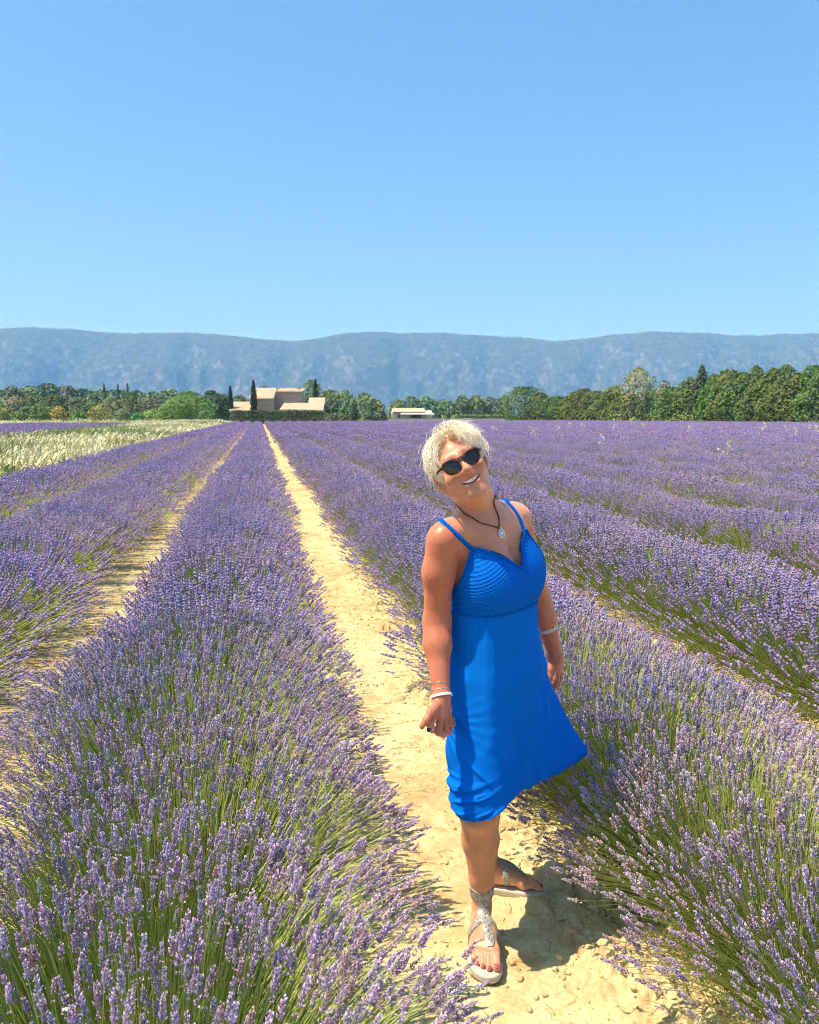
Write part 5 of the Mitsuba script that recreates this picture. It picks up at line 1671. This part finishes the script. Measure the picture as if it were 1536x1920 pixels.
cap = trimesh.creation.icosphere(subdivisions=6)
cq = SC + np.array(cap.vertices) * (SR + 0.0045)
cv_, cf_ = clipped(cq, np.array(cap.faces), hairline(cq) + np.where(cq[:, 1] > 0.02, 0.018, 0.003))
cv_ = cv_ + unit(cv_ - SC) * ((meshkit.fbm(cv_ * 90, 2, 3) - 0.5) * 0.004)[:, None]
vcol('hair_strand', 0.38, 0.5)
hrg = np.random.default_rng(31)


def locks(n, seed):
    rg_ = np.random.default_rng(seed)
    d = unit(rg_.normal(0, 1, (n * 6, 3)) * [1, 1, 1])
    r0 = SC + d * SR
    ok = hairline(r0) < -0.002
    r0, d = r0[ok][:n], d[ok][:n]
    n = len(r0)
    steps, K = [], 13
    x0 = 0.010 + 0.05 * (meshkit.noise(r0 * 40 + 5) - 0.5) * np.clip((r0[:, 2] - 0.02) / 0.05, 0, 1)
    s = np.where(r0[:, 0] > x0, 1.0, -1.0)
    frontness = np.clip((r0[:, 1] + 0.02) / 0.06, 0, 1)
    clump = meshkit.noise(r0 * 55 + 2)
    clump2 = meshkit.noise(r0 * 55 + 31)
    clump3 = meshkit.noise(r0 * 45 + 77)
    length = (0.050 + 0.055 * clump) * (0.55 + 0.45 * np.clip((r0[:, 2] + 0.03) / 0.1, 0, 1)) * rg_.uniform(0.65, 1.2, n)
    length = np.where((s > 0) & (r0[:, 1] > -0.05), length * np.interp(r0[:, 2], [0.0, 0.05, 0.09], [0.35, 0.62, 1.0]), length)
    length = np.where((s < 0) & (r0[:, 1] > 0.0) & (r0[:, 2] > 0.02), length * 1.15, length)
    length = np.where((s < 0) & (r0[:, 2] < 0.035), length * np.interp(r0[:, 2], [-0.03, 0.035], [0.35, 0.75]), length)
    p = r0.copy()
    lift = (0.012 + 0.020 * clump2) * np.clip(0.45 + r0[:, 2] / 0.08, 0.3, 1.2) * np.where(s > 0, np.interp(r0[:, 2], [0.0, 0.05], [0.85, 1.30]), np.interp(r0[:, 2], [0.0, 0.08], [0.12, 0.65]))
    path = [p.copy()]
    wild = rg_.normal(0, 1, (n, 3))
    for k in range(1, K):
        t_ = k / (K - 1)
        nr = unit((p - SC) / SR ** 2)
        g = np.stack([s * (1.0 - 0.5 * np.clip(np.abs(p[:, 0]) / 0.07, 0, 1)) * (0.35 + 0.65 * frontness), -0.55 + 0.55 * frontness + 0.0 * s, -0.25 - 1.2 * np.clip(np.abs(p[:, 0]) / 0.07, 0, 1)], 1)
        crown_ = np.clip((p[:, 2] - 0.045) / 0.03, 0, 1) * np.clip((0.050 - r0[:, 1]) / 0.03, 0, 1)
        g[:, 0] *= 1 - 0.45 * crown_
        g[:, 1] += 0.55 * crown_ * np.clip((0.065 - p[:, 1]) / 0.05, -0.4, 1)
        g[:, 0] += (clump3 - 0.5) * (1.7 + 1.2 * crown_)
        g[:, 1] += (clump - 0.5) * 1.5
        g[:, 2] += (clump2 - 0.5) * 0.9 * t_
        g += wild * (0.12 + 0.45 * t_ ** 2)
        tan = unit(g - nr * (g * nr).sum(1, keepdims=True))
        p = p + tan * (length / (K - 1))[:, None]
        sh = unit(p - SC)
        depth = np.linalg.norm((p - SC) / SR, axis=1)
        want = 1 + (lift * np.sin(np.pi * min(0.16 + 0.84 * t_, 1) * 0.92) + 0.004)[:, None].ravel() / np.linalg.norm(SR * sh, axis=1) + np.maximum(clump2 - 0.58, 0) * 0.55 * t_ ** 2 * np.clip(0.3 + r0[:, 2] / 0.06, 0, 1)
        p = SC + (p - SC) * (want / depth)[:, None]
        path.append(p.copy())
    P_ = np.stack(path, 1)
    # frizz
    P_[:, 1:] += np.cumsum(rg_.normal(0, 0.0008, (n, K - 1, 3)), axis=1)
    return P_


P_ = locks(7600, 5)
K = P_.shape[1]
rad = np.linspace(1.0, 0.35, K)[None] * np.random.default_rng(2).uniform(0.00034, 0.00066, (len(P_), 1))
hv, hf = tubes(HO + P_ @ HD, rad, 3)
tone = meshkit.noise(P_[:, 0] * 60 + 9)[:, None] * 0.35 + np.random.default_rng(3).uniform(0.68, 1.0, (len(P_), 1))
along = np.linspace(0.0, 1.0, K)[None, :, None]
hc = (np.array([0.70, 0.59, 0.40]) * (1 - along) + np.array([0.96, 0.93, 0.85]) * along) * np.clip(tone, 0, 1.1)[..., None]
hair = part(woman, 'hair', (hv, hf), 'hair_strand', color=np.repeat(hc.reshape(-1, 3), 3, axis=0))
labels[hair] = {'label': 'short tousled platinum blond hair', 'kind': 'stuff'}
part(hair, 'roots', (HO + cv_ @ HD, cf_), 'hair_strand', smooth=True, color=np.tile([0.60, 0.49, 0.31], (len(cv_), 1)) * (0.8 + 0.5 * meshkit.fbm(cv_ * np.array([160, 60, 60]), 2, 4))[:, None])
# flyaways
rg_ = np.random.default_rng(12)
sel = rg_.choice(len(P_), 420, replace=False)
F_ = P_[sel].copy()
F_ = F_ + np.linspace(0, 1, K)[None, :, None] ** 1.6 * (unit(F_[:, -1] - SC) * rg_.uniform(0.005, 0.030, (420, 1)) + rg_.normal(0, 0.008, (420, 3)))[:, None]
fv_, ff_ = tubes(HO + F_ @ HD, np.full((1, K), 0.00036), 3)
fly = part(hair, 'flyaway', (fv_, ff_), 'hair_strand', color=np.tile([0.86, 0.80, 0.66], (len(fv_), 1)))
tag(fly, kind='stuff')
